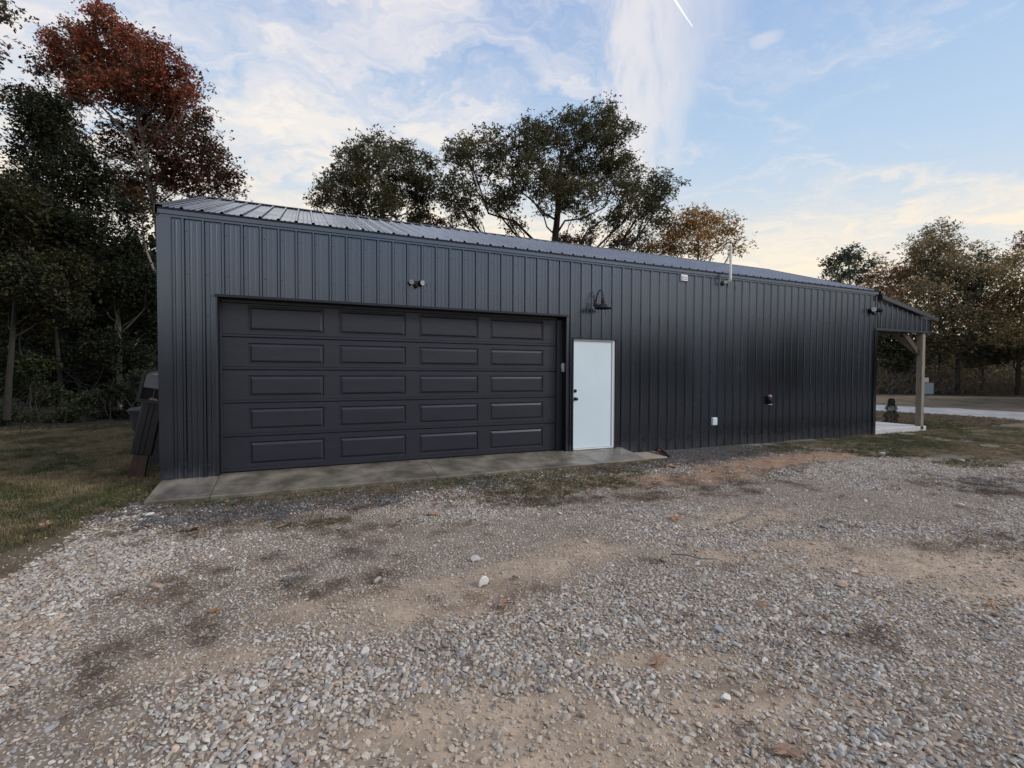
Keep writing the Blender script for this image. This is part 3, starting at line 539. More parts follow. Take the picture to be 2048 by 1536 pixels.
# grass tufts, short turf, flat dry straw
def tuft(i, nb=26, h=.055, spread=.03, lean=.8, wd=.0022):
    r_ = np.random.RandomState(300 + i); V = []; F_ = []
    for k in range(nb):
        a_ = r_.uniform(0, 6.28); p0 = np.array([r_.normal(0, spread), r_.normal(0, spread), -.006]); ln = h * r_.uniform(.5, 1.3)
        dr = np.array([math.cos(a_), math.sin(a_), 0]); sd_ = np.array([-dr[1], dr[0], 0]) * wd * r_.uniform(.7, 1.4); le = lean * r_.uniform(.2, 1.3)
        p1 = p0 + np.array([0, 0, ln * .6]) / max(1, le) + dr * ln * .35 * le; p2 = p1 + np.array([0, 0, ln * .25]) * (1.3 - le) + dr * ln * .45 * le
        o_ = len(V); V += [p0 - sd_, p0 + sd_, p1 + sd_ * .8, p1 - sd_ * .8, p2]
        F_ += [(o_, o_ + 1, o_ + 2, o_ + 3), (o_ + 3, o_ + 2, o_ + 4)]
    me_ = bpy.data.meshes.new(f'tuft_{i}'); me_.from_pydata([tuple(v) for v in V], [], F_); me_.update(); return me_
def straw(i):
    r_ = np.random.RandomState(500 + i); V = []; F_ = []
    for k in range(22):
        p = np.array([r_.normal(0, .035), r_.normal(0, .035), r_.uniform(.002, .012)]); a_ = r_.normal(0, 1.1); wd = r_.uniform(.0007, .0016)
        pts = [p]
        for s_ in range(3):
            a_ += r_.normal(0, .5); p = p + np.array([math.cos(a_), math.sin(a_), r_.normal(0, .25)]) * r_.uniform(.01, .022); p[2] = abs(p[2]) ; pts.append(p)
        o_ = len(V)
        for q in pts: V += [q + np.array([0, wd, 0]), q - np.array([0, wd, -wd])]
        F_ += [(o_ + 2 * j, o_ + 2 * j + 1, o_ + 2 * j + 3, o_ + 2 * j + 2) for j in range(3)]
    me_ = bpy.data.meshes.new(f'straw_{i}'); me_.from_pydata([tuple(v) for v in V], [], F_); me_.update(); return me_
tufts = variants('tuft_shapes', [lambda i: tuft(i)] * 10, M['blade'])
straws = variants('straw_shapes', [lambda i: straw(i)] * 10, M['blade'])
def grass_layer(name, coll, xr, yr, step, keepf, tonef, sc_=(.7, 1.3), nv=10, flat=False):
    x, y = jit_grid(*xr, *yr, step); d = masks(x, y); k = keepf(d, x, y) > rs.uniform(0, 1, len(x)); k &= ~(on_slab(x, y) & (x > -.27) & (x < 15.12)) 
    x, y = x[k], y[k]; d = {q: v[k] for q, v in d.items()}; n = len(x)
    s_ = rs.uniform(*sc_, n); scl = np.stack([s_, s_, s_], 1)
    rot = np.stack([rs.normal(0, .1, n), rs.normal(0, .1, n), rs.uniform(0, 6.28, n)], 1)
    z = gz(x, y) + (.012 if flat else 0)
    scatter(name, coll, np.stack([x, y, z], 1), rot, scl, tonef(d, x, y, n), rs.randint(0, nv, n)); return n
def gtone(d, x, y, n):
    t_ = lerp(C(.085, .096, .040) * np.ones((n, 1)), C(.27, .215, .125) * np.ones((n, 1)), np.clip(sst(d['n1'], .40, .68) + rs.uniform(-.3, .45, n), 0, 1))
    return t_ * rs.uniform(.6, 1.35, (n, 1))
ng = grass_layer('grass', tufts, (-9., -.25), (-6.8, 9.), .056, lambda d, x, y: d['lawn'] * .95 * (.5 + .5 * sst(fbm(x, y, 3, 66, 3), .35, .5)), gtone)
def gk(d, x, y): return np.clip(d['green'] * 1.4 + d['lawn'] * .75 * (x > 9), 0, .95) * sst(fbm(x, y, 6, 67, 3), .3, .5) * (x < 21)
ng += grass_layer('grass', tufts, (-.3, 21.), (-4.2, 0.), .05, gk, gtone, (.35, .8))
def yk(d, x, y): return (x > 15.2) * (1 - d['road']) * .85
def dtone(d, x, y, n): return lerp(C(.17, .13, .085) * np.ones((n, 1)), C(.085, .082, .038) * np.ones((n, 1)), sst(d['n3'], .35, .6)) * rs.uniform(.6, 1.4, (n, 1))
ng += grass_layer('grass', tufts, (15.2, 27.), (0., 8.), .11, lambda d, x, y: yk(d, x, y), dtone, (.8, 1.5))
def stone_t(d, x, y, n): return C(.16, .115, .08) * rs.uniform(.5, 1.6, (n, 1)) * np.ones((n, 3))
ns = grass_layer('dry_straw', straws, (-3.5, 10.5), (-7., -.8), .055, lambda d, x, y: np.clip(d['deb'] * 1.1 + .05 * d['gr'] + .25 * (1 - d['gr']) * (1 - d['clay']), 0, .95) * (1 - d['dirt'] * .92) * sst(fbm(x, y, 7, 68, 3), .4, .6), stone_t, (.6, 1.4), 10, True)

def litter(i):
    r_ = np.random.RandomState(700 + i); n = 9; V = [(0, 0, .006)]
    for k in range(n):
        t_ = k / n * 6.283; rad = r_.uniform(.6, 1.05) * .022; V.append((rad * math.cos(t_) * 1.5, rad * math.sin(t_), abs(r_.normal(0, .008)) + .002))
    me_ = bpy.data.meshes.new(f'litter_{i}'); me_.from_pydata(V, [], [(0, 1 + k, 1 + (k + 1) % n) for k in range(n)]); me_.update(); return me_
litters = variants('litter_shapes', [lambda i: litter(i)] * 10, M['blade'])
LP = np.array([(.22, .12, .065), (.16, .085, .05), (.30, .19, .11), (.34, .17, .07), (.11, .07, .045), (.26, .20, .13)])
def ltone(d, x, y, n): return LP[rs.randint(0, 6, n)] * rs.uniform(.6, 1.3, (n, 1))
nl_ = grass_layer('dry_leaves', litters, (-10, 13.), (-7., 10.), .11, lambda d, x, y: np.clip(.018 + .42 * d['lawn'] * (x < 0) + .75 * sst(y - 4.5 + .4 * x, 0, 2) * (x < 0) + .10 * d['deb'] + .10 * ((y > -2.2) & (x > -.3)) - .03 * (y < -3), 0, .9), ltone, (.5, 1.3), 10, True)
# coarser clumps of dead grass in the left lawn
cl_ = grass_layer('grass', variants('clump_shapes', [lambda i: tuft(40 + i, 34, .11, .035, 1.1, .003)] * 6, M['blade']), (-9, -.3), (-6.5, 8.), .20, lambda d, x, y: d['lawn'] * .5 * sst(d['n2'], .42, .6), lambda d, x, y, n: C(.25, .21, .13) * rs.uniform(.5, 1.3, (n, 1)), (.5, 1.15), 6)
print('grass', ng, ns)

# ------------------------------------------------------------------ the metal building
RIB = .2286
XL, XR, YB = -.26, 15.09, 6.66
EAVE, RIDGE_Y, RIDGE_Z = 3.48, 3.30, 4.80
GX0, GX1, GZ = .385, 5.846, 2.462
DX0, DX1, DZ = 5.995, 6.935, 2.072
bld = empty('metal_garage', (0, 0, 0), 'long charcoal metal garage with wide door, white side door and low porch', 'building')

def prof(lo, hi):
    """breakpoints (position, height) of the ribbed sheet between lo and hi"""
    pts = []
    k0 = int(math.floor(lo / RIB)) - 1; k1 = int(math.ceil(hi / RIB)) + 1
    for k in range(k0, k1 + 1):
        c = k * RIB
        pts += [(c - .025, 0), (c - .012, .024), (c + .012, .024), (c + .025, 0)]
        for m_ in (.082, .147): pts += [(c + m_ - .013, 0), (c + m_ - .006, .0045), (c + m_ + .006, .0045), (c + m_ + .013, 0)]
    def hgt(x_):
        for (a_, ha), (b_, hb) in zip(pts, pts[1:]):
            if a_ <= x_ <= b_: return ha + (hb - ha) * (x_ - a_) / max(b_ - a_, 1e-9)
        return 0
    return [(lo, hgt(lo))] + [p for p in pts if lo < p[0] < hi] + [(hi, hgt(hi))]
def sheet(mb, lo, hi, bot, top, place, breaks=()):
    """ribbed strip lo..hi; bot/top give the two ends at a position; place maps (pos, end, height) to a point"""
    P_ = prof(lo, hi); xs = []
    for b_ in breaks:
        if lo < b_ < hi:
            for (a_, ha), (c_, hc) in zip(P_, P_[1:]):
                if a_ < b_ < c_: xs.append((b_, ha + (hc - ha) * (b_ - a_) / (c_ - a_)))
    P_ = sorted(P_ + xs)
    for (a_, ha), (c_, hc) in zip(P_, P_[1:]):
        if c_ - a_ < 1e-6: continue
        m_ = (a_ + c_) / 2; e = 1e-5
        b0, b1 = bot(a_ + e), bot(c_ - e); t0, t1 = top(a_ + e), top(c_ - e)
        if t0 - b0 < 1e-3 and t1 - b1 < 1e-3: continue
        mb.add([place(a_, b0, ha), place(c_, b1, hc), place(c_, t1, hc), place(a_, t0, ha)], [(0, 1, 2, 3)])
def wbot(x_):
    if x_ < GX0: return .004
    if x_ < GX1: return GZ
    if x_ < DX0: return .004
    if x_ < DX1: return DZ
    return .004 if x_ < 7.1 else -.155
breaks = (GX0, GX1, DX0, DX1, 7.1)
lo = XL
k = 0
while lo < XR - .01:
    hi = min(XR, .031 + .9144 * (k + 0) + .6858)
    if hi > XR - .2: hi = XR
    mb = MB(); sheet(mb, lo, hi, wbot, lambda x_: EAVE, lambda p, e, h: (p, -h, e), breaks)
    mb.build('wall_panel', M['wall'], bld); lo = hi; k += 1
# screws along the girts
mb = MB()
for zr in (.16, .80, 1.55, 2.20, 2.74, 3.30):
    c = -0.0
    for k in range(0, 66):
        xs_ = k * RIB + .047
        if wbot(xs_) < zr - .03 and xs_ < XR - .05 and xs_ > -.1:
            if abs(zr - .8) < .3 and k % 2: pass
            mb.lathe([(.0075, 0), (.0075, -.003), (.0042, -.0035), (.0042, -.0075), (0, -.0075)], (xs_, -.0005, zr), 'y', 6)
mb.build('screws', M['trim'], bld, kind='stuff')
# left gable, back wall, right gable (ribbed sheets)
def roofline(y_): 
    s_ = (RIDGE_Z - .05 - EAVE) / RIDGE_Y
    return EAVE + s_ * y_ if y_ < RIDGE_Y else EAVE + s_ * (2 * RIDGE_Y - y_)
for k in range(8):
    a_, b_ = k * .9144, min(YB - .06, (k + 1) * .9144)
    if a_ >= YB: break
    m1 = MB(); sheet(m1, a_ + .0, b_, lambda q: -.155, roofline, lambda p, e, h: (XL - h, p, e), (RIDGE_Y,)); m1.build('gable_panel', M['wall'], bld)
    m1 = MB(); sheet(m1, a_ + .0, b_, lambda q: -.155, roofline, lambda p, e, h: (XR + h, p, e), (RIDGE_Y,)); m1.build('gable_panel', M['wall'], bld)
mb = MB(); sheet(mb, XL, XR, lambda q: -.155, lambda q: EAVE, lambda p, e, h: (p, YB - .06 + h, e)); mb.build('back_wall', M['wall'], bld)
# base strip visible under the right part of the wall
mb = MB(); mb.box(7.75, XR, -.012, .05, -.172, -.150); mb.box(7.1, XR, .004, .05, -.30, -.17); mb.build('base_flashing', mat('galvanised_strip', (.28, .30, .33), .45, .6), bld)
# roof sheets
sl = Vector((0, RIDGE_Y + .07, RIDGE_Z - 3.575)); sn = Vector((0, -sl.z, sl.y)).normalized()
def rp(p, e, h): q = Vector((p, -.07, 3.572)) + sl * e + sn * h; return tuple(q)
def rpb(p, e, h): q = Vector((p, 2 * RIDGE_Y + .07, 3.572)) + Vector((0, -sl.y, sl.z)) * e + Vector((0, -sn.y, sn.z)) * h; return tuple(q)
RX0, RX1 = XL - .03, XR + .05
lo = RX0; k = 0
while lo < RX1 - .01:
    hi = min(RX1, .031 + .9144 * k + .6858)
    if hi > RX1 - .25: hi = RX1
    m1 = MB(); sheet(m1, lo, hi, lambda q: 0., lambda q: 1., rp); m1.build('roof_panel', M['roof'], bld)
    m1 = MB(); sheet(m1, lo, hi, lambda q: 0., lambda q: 1., rpb); m1.build('roof_panel', M['roof'], bld)
    lo = hi; k += 1
# ridge cap
mb = MB(); n_ = sn * .024
for sgn in (1, -1):
    q0 = Vector((RX0 - .01, RIDGE_Y, RIDGE_Z + .03)); 
    d0 = Vector((0, -sl.y * sgn, -sl.z)).normalized() * .16
    for t0, t1 in ((0., 1.),):
        A_ = q0 + d0 * t0; B_ = q0 + d0 * t1; Lx = Vector((RX1 - RX0 + .02, 0, 0))
        mb.add([A_, B_, B_ + Lx, A_ + Lx, A_ - Vector((0, 0, .006)), B_ - Vector((0, 0, .012)), B_ + Lx - Vector((0, 0, .012)), A_ + Lx - Vector((0, 0, .006))],
               [(0, 1, 2, 3), (7, 6, 5, 4), (1, 5, 6, 2), (0, 4, 5, 1), (3, 2, 6, 7)])
mb.build('ridge_cap', M['trim'], bld)
# eave trim: narrow band, drip lip, black strip painting in the shade under the roof edge
mb = MB(); mb.box(XL - .012, XR + .012, -.046, -.0245, 3.492, 3.560, .003); mb.box(XL - .006, XR + .006, -.030, .02, 3.462, 3.4915); mb.build('eave_trim', M['wall'], bld)
mb = MB(); mb.box(XL - .01, XR + .02, -.060, -.0462, 3.553, 3.571); mb.build('eave_shade_strip', M['reveal'], bld)
# rake trims
for xx, s_ in ((RX0, -1), (RX1, 1)):
    m1 = MB()
    for sg in (0, 1):
        P0 = Vector((xx, -.07, 3.572)) if not sg else Vector((xx, 2 * RIDGE_Y + .07, 3.572)); P1 = Vector((xx, RIDGE_Y, RIDGE_Z))
        up_ = Vector((0, 0, .026)); dn = Vector((0, 0, -.085)); ix = Vector((-s_ * .10, 0, 0)); ox = Vector((s_ * .012, 0, 0))
        m1.add([P0 + up_ + ix, P0 + up_ + ox, P1 + up_ + ox, P1 + up_ + ix], [(0, 1, 2, 3)])
        m1.add([P0 + up_ + ox, P0 + dn + ox, P1 + dn + ox, P1 + up_ + ox], [(0, 1, 2, 3)])
        m1.add([P0 + up_ + ox, P0 + dn + ox, P0 + dn, P0 + up_], [(0, 1, 2, 3)])
        m1.add([P0 + dn + ox, P0 + dn - ox * 3, P1 + dn - ox * 3, P1 + dn + ox], [(0, 1, 2, 3)])
    m1.build('rake_trim', M['trim'], bld)
# corner trims
mb = MB(); mb.box(XL - .024, XL + .125, -.0285, -.0255, .0045, 3.461); mb.box(XL - .0275, XL - .0245, -.0235, .12, -.155, 3.461); mb.box(XL + .1255, XL + .133, -.0235, -.0, .0045, 3.461); mb.build('corner_trim', M['wall'], bld)
mb = MB(); mb.box(XR - .09, XR + .024, -.0285, -.0255, -.15, 2.58); mb.box(XR + .0245, XR + .0275, -.0235, .12, -.15, 3.46); mb.build('corner_trim', M['wall'], bld)
# garage opening: J trims, reveals
mb = MB()
mb.box(GX0 - .035, GX1 + .035, -.031, -.0245, GZ - .004, GZ + .03)
mb.box(GX0 - .0, GX1 + .0, -.019, .15, GZ - .004, GZ + .012)
mb.build('garage_header_trim', M['reveal'], bld)
mb = MB(); mb.box(GX0 - .02, GX0, -.026, .15, .003, GZ - .0045); mb.build('garage_jamb', M['trim'], bld)
mb = MB(); mb.box(GX1, GX1 + .022, -.026, .15, .003, GZ - .0045); mb.build('garage_jamb', M['trim'], bld)
mb = MB(); mb.box(GX1 - .115, GX1 - .001, .118, .149, .003, GZ - .05, .004); mb.box(GX0 + .001, GX0 + .026, .118, .149, .003, GZ - .05, .004); mb.box(GX0 + .027, GX1 - .116, .112, .149, GZ - .055, GZ - .0046, .004); mb.build('weather_strip', M['gdoor'], bld)
# garage door: five sections, four raised panels each
gd = bpy.data.objects.new('garage_door', None); COL.objects.link(gd); gd.parent = bld; gd.location = (0, .155, 0)
SX0, SX1 = GX0 + .005, GX1 - .03
cols = [(.731, 1.741), (1.954, 2.973), (3.184, 4.212), (4.423, 5.467)]
zj = [.006, .505, .985, 1.460, 1.925, 2.425]
for r_ in range(5):
    z0, z1 = zj[r_] + .003, zj[r_ + 1] - .003
    m1 = MB()
    pz0, pz1 = z0 + .085, z1 - .075
    if r_ == 4: pz1 = z1 - .04
    xs_ = [SX0] + [v for c in cols for v in c] + [SX1]; ch = .008
    # flat fields between the panels
    zb_, zt_ = z0 + ch, z1 - ch
    for a_, b_ in ((zb_, pz0), (pz1, zt_)): 
        zs = [a_, b_]
        # pressed line near the joint
        if a_ == zb_:
            q = zb_ + .028; m1.add([(SX0, 0, zb_), (SX1, 0, zb_), (SX1, 0, q), (SX0, 0, q)], [(0, 1, 2, 3)])
            m1.add([(SX0, 0, q), (SX1, 0, q), (SX1, .004, q + .004), (SX0, .004, q + .004)], [(0, 1, 2, 3)])
            m1.add([(SX0, .004, q + .004), (SX1, .004, q + .004), (SX1, 0, q + .010), (SX0, 0, q + .010)], [(0, 1, 2, 3)])
            m1.add([(SX0, 0, q + .010), (SX1, 0, q + .010), (SX1, 0, b_), (SX0, 0, b_)], [(0, 1, 2, 3)])
        else: m1.add([(SX0, 0, a_), (SX1, 0, a_), (SX1, 0, b_), (SX0, 0, b_)], [(0, 1, 2, 3)])
    for i in range(0, len(xs_), 2): m1.add([(xs_[i], 0, pz0), (xs_[i + 1], 0, pz0), (xs_[i + 1], 0, pz1), (xs_[i], 0, pz1)], [(0, 1, 2, 3)])
    # chamfered tongue and groove edges, body
    m1.add([(SX0, 0, zt_), (SX1, 0, zt_), (SX1, .010, z1), (SX0, .010, z1)], [(0, 1, 2, 3)]); m1.add([(SX0, .010, z0), (SX1, .010, z0), (SX1, 0, zb_), (SX0, 0, zb_)], [(0, 1, 2, 3)])
    m1.box(SX0, SX1, .0195, .05, z0 - .0025, z1 + .0025)
    m1.add([(SX0, 0, zb_), (SX0, .0195, zb_), (SX0, .0195, zt_), (SX0, 0, zt_)], [(0, 1, 2, 3)])
    sec = m1.build('door_section', M['gdoor'], gd)
    for c0, c1 in cols:
        m2 = MB(); rings = [(0, 0), (.012, .015), (.022, .015), (.052, -.002)]; rr = []
        for ins, dp in rings: rr.append([(c0 + ins, dp, pz0 + ins), (c1 - ins, dp, pz0 + ins), (c1 - ins, dp, pz1 - ins), (c0 + ins, dp, pz1 - ins)])
        for a_, b_ in zip(rr, rr[1:]):
            for i in range(4): j = (i + 1) % 4; m2.add([a_[i], a_[j], b_[j], b_[i]], [(0, 1, 2, 3)])
        m2.add(rr[-1], [(0, 1, 2, 3)])
        m2.build('raised_panel', M['gdoor'], sec)
mb = MB(); mb.box(SX0, SX1, .0, .04, .0045, .0085); mb.build('bottom_seal', M['black'], gd)
# entry door
ed = bpy.data.objects.new('entry_door', None); COL.objects.link(ed); ed.parent = bld
mb = MB(); mb.box(DX0 + .028, DX1 - .075, .012, .05, .032, DZ - .045, .003); leaf = mb.build('door_leaf', M['white'], ed)
mb = MB(); mb.box(DX1 - .070, DX1 - .008, -.006, .06, .004, DZ - .012, .004); mb.box(DX0 + .008, DX0 + .024, -.006, .06, .004, DZ - .012, .003); mb.box(DX0 + .0245, DX1 - .0705, -.004, .06, DZ - .040, DZ - .012, .003)
mb.box(DX0 + .0245, DX1 - .0705, -.012, .06, .004, .026, .003); mb.build('door_frame', M['whitetrim'], ed)
mb = MB(); mb.box(DX0 - .022, DX1 + .022, -.034, -.0245, DZ - .010, DZ + .014); mb.box(DX0 - .022, DX0 + .006, -.028, .02, .0045, DZ - .0105); mb.box(DX1 - .006, DX1 + .018, -.028, .02, .0045, DZ - .0105); mb.build('door_trim', M['reveal'], ed)
mb = MB(); mb.lathe([(.034, 0), (.034, -.006), (.028, -.010), (.014, -.014), (.012, -.035), (.024, -.042), (.030, -.055), (.028, -.070), (.016, -.078), (0, -.079)], (DX0 + .062, .012, .955), 'y', 18); mb.build('door_knob', M['black'], ed)
mb = MB(); mb.lathe([(.031, 0), (.031, -.010), (.026, -.022), (.020, -.026), (0, -.027)], (DX0 + .062, .012, 1.105), 'y', 18); mb.box(DX0 + .059, DX0 + .065, -.022, -.012, 1.093, 1.117); mb.build('deadbolt', M['black'], ed)
# interior floor, seen only as the sill under the garage door
mb = MB(); mb.box(XL + .01, 7.08, .12, YB - .1, -.3, -.0015); mb.build('floor_slab', M['concrete'], bld)
# ---- porch
PX1 = 17.565; PT = lambda x_: 3.44 - (x_ - 15.17) * (3.44 - 2.985) / (17.70 - 15.17)
for a_, b_ in ((XR + .0, 16.0), (16.0, 16.9), (16.9, PX1)):
    m1 = MB(); sheet(m1, a_ + (0.028 if a_ == XR else 0), b_, lambda q: 2.63, lambda q: PT(q) - .085, lambda p, e, h: (p, -.001 - h, e)); m1.build('porch_gable_panel', M['wall'], bld)
mb = MB(); mb.box(XR - .06, PX1 + .02, -.030, .10, 2.585, 2.629, .003); mb.build('porch_soffit_trim', M['trim'], bld)
mb = MB(); mb.box(PX1 + .0005, PX1 + .02, -.0235, 6.5, 2.63, PT(PX1) - .07); mb.build('porch_fascia', M['wall'], bld)
# porch roof sheets, running down to the right
for k in range(8):
    a_, b_ = -.10 + k * .85, min(6.66, -.10 + (k + 1) * .85)
    m1 = MB(); sheet(m1, a_, b_, lambda q: 15.155, lambda q: 17.72, lambda p, e, h: (e, p, PT(e) + h)); m1.build('porch_roof_panel', M['roof'], bld)
mb = MB()
for y0, y1 in ((-.125, -.100),):
    P_ = [(15.12, PT(15.12) - .07), (17.73, PT(17.73) - .07), (17.73, PT(17.73) + .03), (15.12, PT(15.12) + .03)]
    mb.prism(P_, 1, y0, y1)
    P_ = [(15.13, PT(15.13) + .022), (17.72, PT(17.72) + .022), (17.72, PT(17.72) + .0265), (15.13, PT(15.13) + .0265)]
    mb.prism(P_, 1, -.0995, .0)
mb.build('porch_rake_trim', M['trim'], bld)
mb = MB(); mb.box(XR + .028, XR + .075, -.11, 6.5, 3.36, 3.50, .003); mb.build('porch_flashing', M['reveal'], bld)
mb = MB(); mb.box(XR + .03, 17.53, .012, .05, 2.632, 2.86); mb.build('header_board', M['darkwood'], bld)
mb = MB(); mb.box(17.225, 17.265, .145, 6.45, 2.60, 2.84); mb.build('porch_beam', M['wood'], bld)
for py_ in (0., 6.3):
    mb = MB(); mb.box(17.225, 17.365, py_ + .0, py_ + .14, -.10, 2.584, .006); mb.build('porch_post', M['wood'], bld)
def slant(mb, p0, p1, w_, h_):
    p0, p1 = Vector(p0), Vector(p1); d_ = (p1 - p0).normalized(); s_ = d_.cross(Vector((0, 0, 1))).normalized(); u_ = s_.cross(d_)
    c_ = [(-w_, -h_), (w_, -h_), (w_, h_), (-w_, h_)]
    mb.add([p0 + s_ * a_ + u_ * b_ for a_, b_ in c_] + [p1 + s_ * a_ + u_ * b_ for a_, b_ in c_], [(3, 2, 1, 0), (4, 5, 6, 7), (0, 1, 5, 4), (1, 2, 6, 5), (2, 3, 7, 6), (3, 0, 4, 7)])
mb = MB(); slant(mb, (17.24, .09, 2.02), (16.45, .09, 2.60), .019, .07); mb.build('knee_brace', M['darkwood'], bld)
mb = MB(); slant(mb, (17.29, .14, 2.05), (17.29, .75, 2.60), .019, .07); mb.build('knee_brace', M['wood'], bld)
for k in range(6):
    m1 = MB(); m1.box(XR + .03, 17.5, .62 + k * 1.0, .66 + k * 1.0, 2.62, 2.72); m1.build('ceiling_joist', M['darkwood'], bld)
mb = MB(); mb.box(XR + .03, 17.50, .0, 6.45, -.30, -.015, .008); mb.build('porch_slab', M['pconc'], bld)

# ---- concrete apron in front of the doors
apron = empty('concrete_apron', (0, 0, 0), 'concrete apron strip along the foot of the garage door', None, kind='structure')
for a_, b_ in ((-.27, .388), (.396, 3.256), (3.264, 6.056), (6.064, 7.09)):
    m1 = MB(); y0, y1 = -.765, .119
    top = lambda y_: .0 if y_ > 0 else .132 * y_
    Y_ = [y0, y0 + .008, 0., y1]; Z_ = [top(y0) - .008, top(y0 + .008), 0., 0.]
    poly = [(y, z) for y, z in zip(Y_, Z_)] + [(y1, -.3), (y0, -.3)]
    m1.prism(poly, 0, a_, b_); m1.build('slab', M['concrete'], apron)
m1 = MB(); m1.box(7.10, 7.66, -.66, -.03, -.30, -.118, .008); sp = m1.build('stepping_slab', M['tanconc']); sp['label'] = 'small tan concrete pad beside the right end of the apron'; sp['category'] = 'concrete pad'

# ------------------------------------------------------------------ things on the wall
def floodlight(loc, label, dirs, s=1.):
    t_ = empty('floodlight', loc, label, 'floodlight', 'twin floodlights on the building')
    t_.scale = (s, s, s)
    m1 = MB(); m1.box(-.055, .055, -.030, 0, -.05, .05, .01); m1.build('mount_plate', M['black'], t_)
    m1 = MB(); m1.lathe([(0, -.08), (.022, -.078), (.032, -.055), (.032, -.03)], (0, 0, -.055), 'y', 14); m1.box(-.03, .03, -.075, -.03, -.045, -.012, .01); m1.build('motion_sensor', M['black'], t_)
    for i, (hx, dv) in enumerate(dirs):
        dv = Vector(dv).normalized(); c_ = Vector((hx, -.075, .02))
        m1 = MB(); m1.tube([(hx * .45, -.028, .01), (hx * .8, -.05, .015), c_], .011, 8)
        n0 = [(.0, -.050), (.030, -.048), (.040, -.02), (.046, .03), (.048, .045)]
        q = dv.to_track_quat('Z', 'Y').to_matrix()
        def trans(mm):
            mm.v = [tuple(q @ Vector(v) + c_) for v in mm.v]; return mm
        m2 = MB(); m2.lathe(n0, (0, 0, 0), 'z', 18); trans(m2); o_ = len(m1.v); m1.v += m2.v; m1.f += [tuple(i_ + o_ for i_ in f) for f in m2.f]; m1.sm += m2.sm
        h_ = m1.build('lamp_head', M['black'], t_)
        m3 = MB(); m3.lathe([(.048, .045), (.043, .047), (.041, .041), (.02, .050), (0, .052)], (0, 0, 0), 'z', 18); trans(m3); m3.build('lens', M['glass'], h_)
    return t_
floodlight((3.10, -.004, 2.845), 'black twin-head floodlight high above the middle of the garage door', [(-.085, (-.45, -1, -.25)), (.085, (.45, -1, -.25))], .85)
floodlight((14.86, -.004, 3.06), 'black twin-head floodlight near the porch corner of the building', [(-.06, (-.75, -.8, .02)), (.14, (.9, -.55, -.2))], 1.25)
# gooseneck barn lamp
bl = empty('barn_lamp', (6.475, 0, 2.735), 'black gooseneck barn lamp on the wall above the white door', 'wall lamp')
m1 = MB(); m1.lathe([(0, -.03), (.045, -.03), (.055, -.022), (.058, -.004)], (0, 0, 0), 'y', 20); m1.build('wall_plate', M['black'], bl)
m1 = MB(); pts = [(0, -.02, .0), (0, -.05, .05)]
for k in range(11):
    a_ = math.pi * (1 - k / 10.); pts.append((0, -.155 - .105 * -math.cos(a_) * -1 if False else -.155 + .105 * -math.cos(a_) * 1 * 1, .10 + .12 * math.sin(a_)))
pts = [(0, -.02, 0)] + [(0, -.155 + .105 * math.cos(math.pi * k / 10.), .10 + .13 * math.sin(math.pi * k / 10.)) for k in range(11)] + [(0, -.26, .06)]
m1.tube(pts, .0105, 10); m1.tube([(0, -.01, .02), (-.03, -.05, .10), (-.075, -.06, .155)], .005, 6); m1.build('gooseneck', M['black'], bl)
m1 = MB(); m1.lathe([(.014, .065), (.024, .062), (.024, .045), (.030, .043), (.034, .012), (.036, .0), (.032, -.004), (.040, -.03), (.085, -.048), (.130, -.075), (.160, -.105), (.165, -.122), (.160, -.122), (.12, -.078), (.03, -.04)], (0, -.26, 0), 'z', 28); m1.build('lamp_shade', M['black'], bl)
m1 = MB(); m1.lathe([(0, -.105), (.02, -.10), (.03, -.08), (.022, -.055), (.012, -.045)], (0, -.26, 0), 'z', 12); m1.build('bulb', M['glass'], bl)
# vent hood under the eave
v = empty('wall_vent', (8.60, -.02, 3.39), 'small white louvred vent just under the eave above the right of the white door', 'vent')
m1 = MB(); m1.box(-.088, .088, -.012, .02, -.066, .066, .004); m1.build('vent_frame', M['whitetrim'], v)
for k in range(3):
    m1 = MB(); m1.add([(-.07, -.013, .048 - k * .04), (.07, -.013, .048 - k * .04), (.07, -.034, .018 - k * .04), (-.07, -.034, .018 - k * .04), (-.07, -.013, .014 - k * .04), (.07, -.013, .014 - k * .04)], [(0, 1, 2, 3), (3, 2, 5, 4), (0, 3, 4), (1, 5, 2)]); m1.build('louvre', M['whitetrim'], v)
# plumbing vent pipe that leaves the wall and rises past the eave
pv = empty('vent_pipe', (9.69, 0, 3.37), 'white hooked plastic vent pipe rising past the eave', 'pipe')
m1 = MB(); m1.lathe([(.055, -.001), (.052, -.012), (.036, -.02), (.034, -.07), (.030, -.075)], (0, -.015, 0), 'y', 16); m1.build('wall_flange', mat('rusty_flange', (.07, .05, .04), .8), pv)
def arc(cx, cz, r_, a0, a1, y_, n=7): return [(cx + r_ * math.cos(R(a0 + (a1 - a0) * i / n)), y_, cz + r_ * math.sin(R(a0 + (a1 - a0) * i / n))) for i in range(n + 1)]
m1 = MB(); y0 = -.20
m1.tube([(0, -.06, 0), (0, -.13, 0), (.0, -.17, .006), (.0, -.192, .03), (.0, y0, .07), (.0, y0, .11)], .031, 16)
m1.tube([(0, y0, .075), (0, y0, .695)], .0265, 16); m1.tube([(0, -.06, 0), (0, -.10, 0)], .035, 16)
m1.build('riser', M['pvc'], pv)
m1 = MB(); m1.tube([(0, y0, .67), (0, y0, .70)] + arc(-.062, .70, .062, 0, 180, y0, 10)[1:] + [(-.124, y0, .665)], .0295, 16); m1.build('return_bend', M['pvc'], pv)
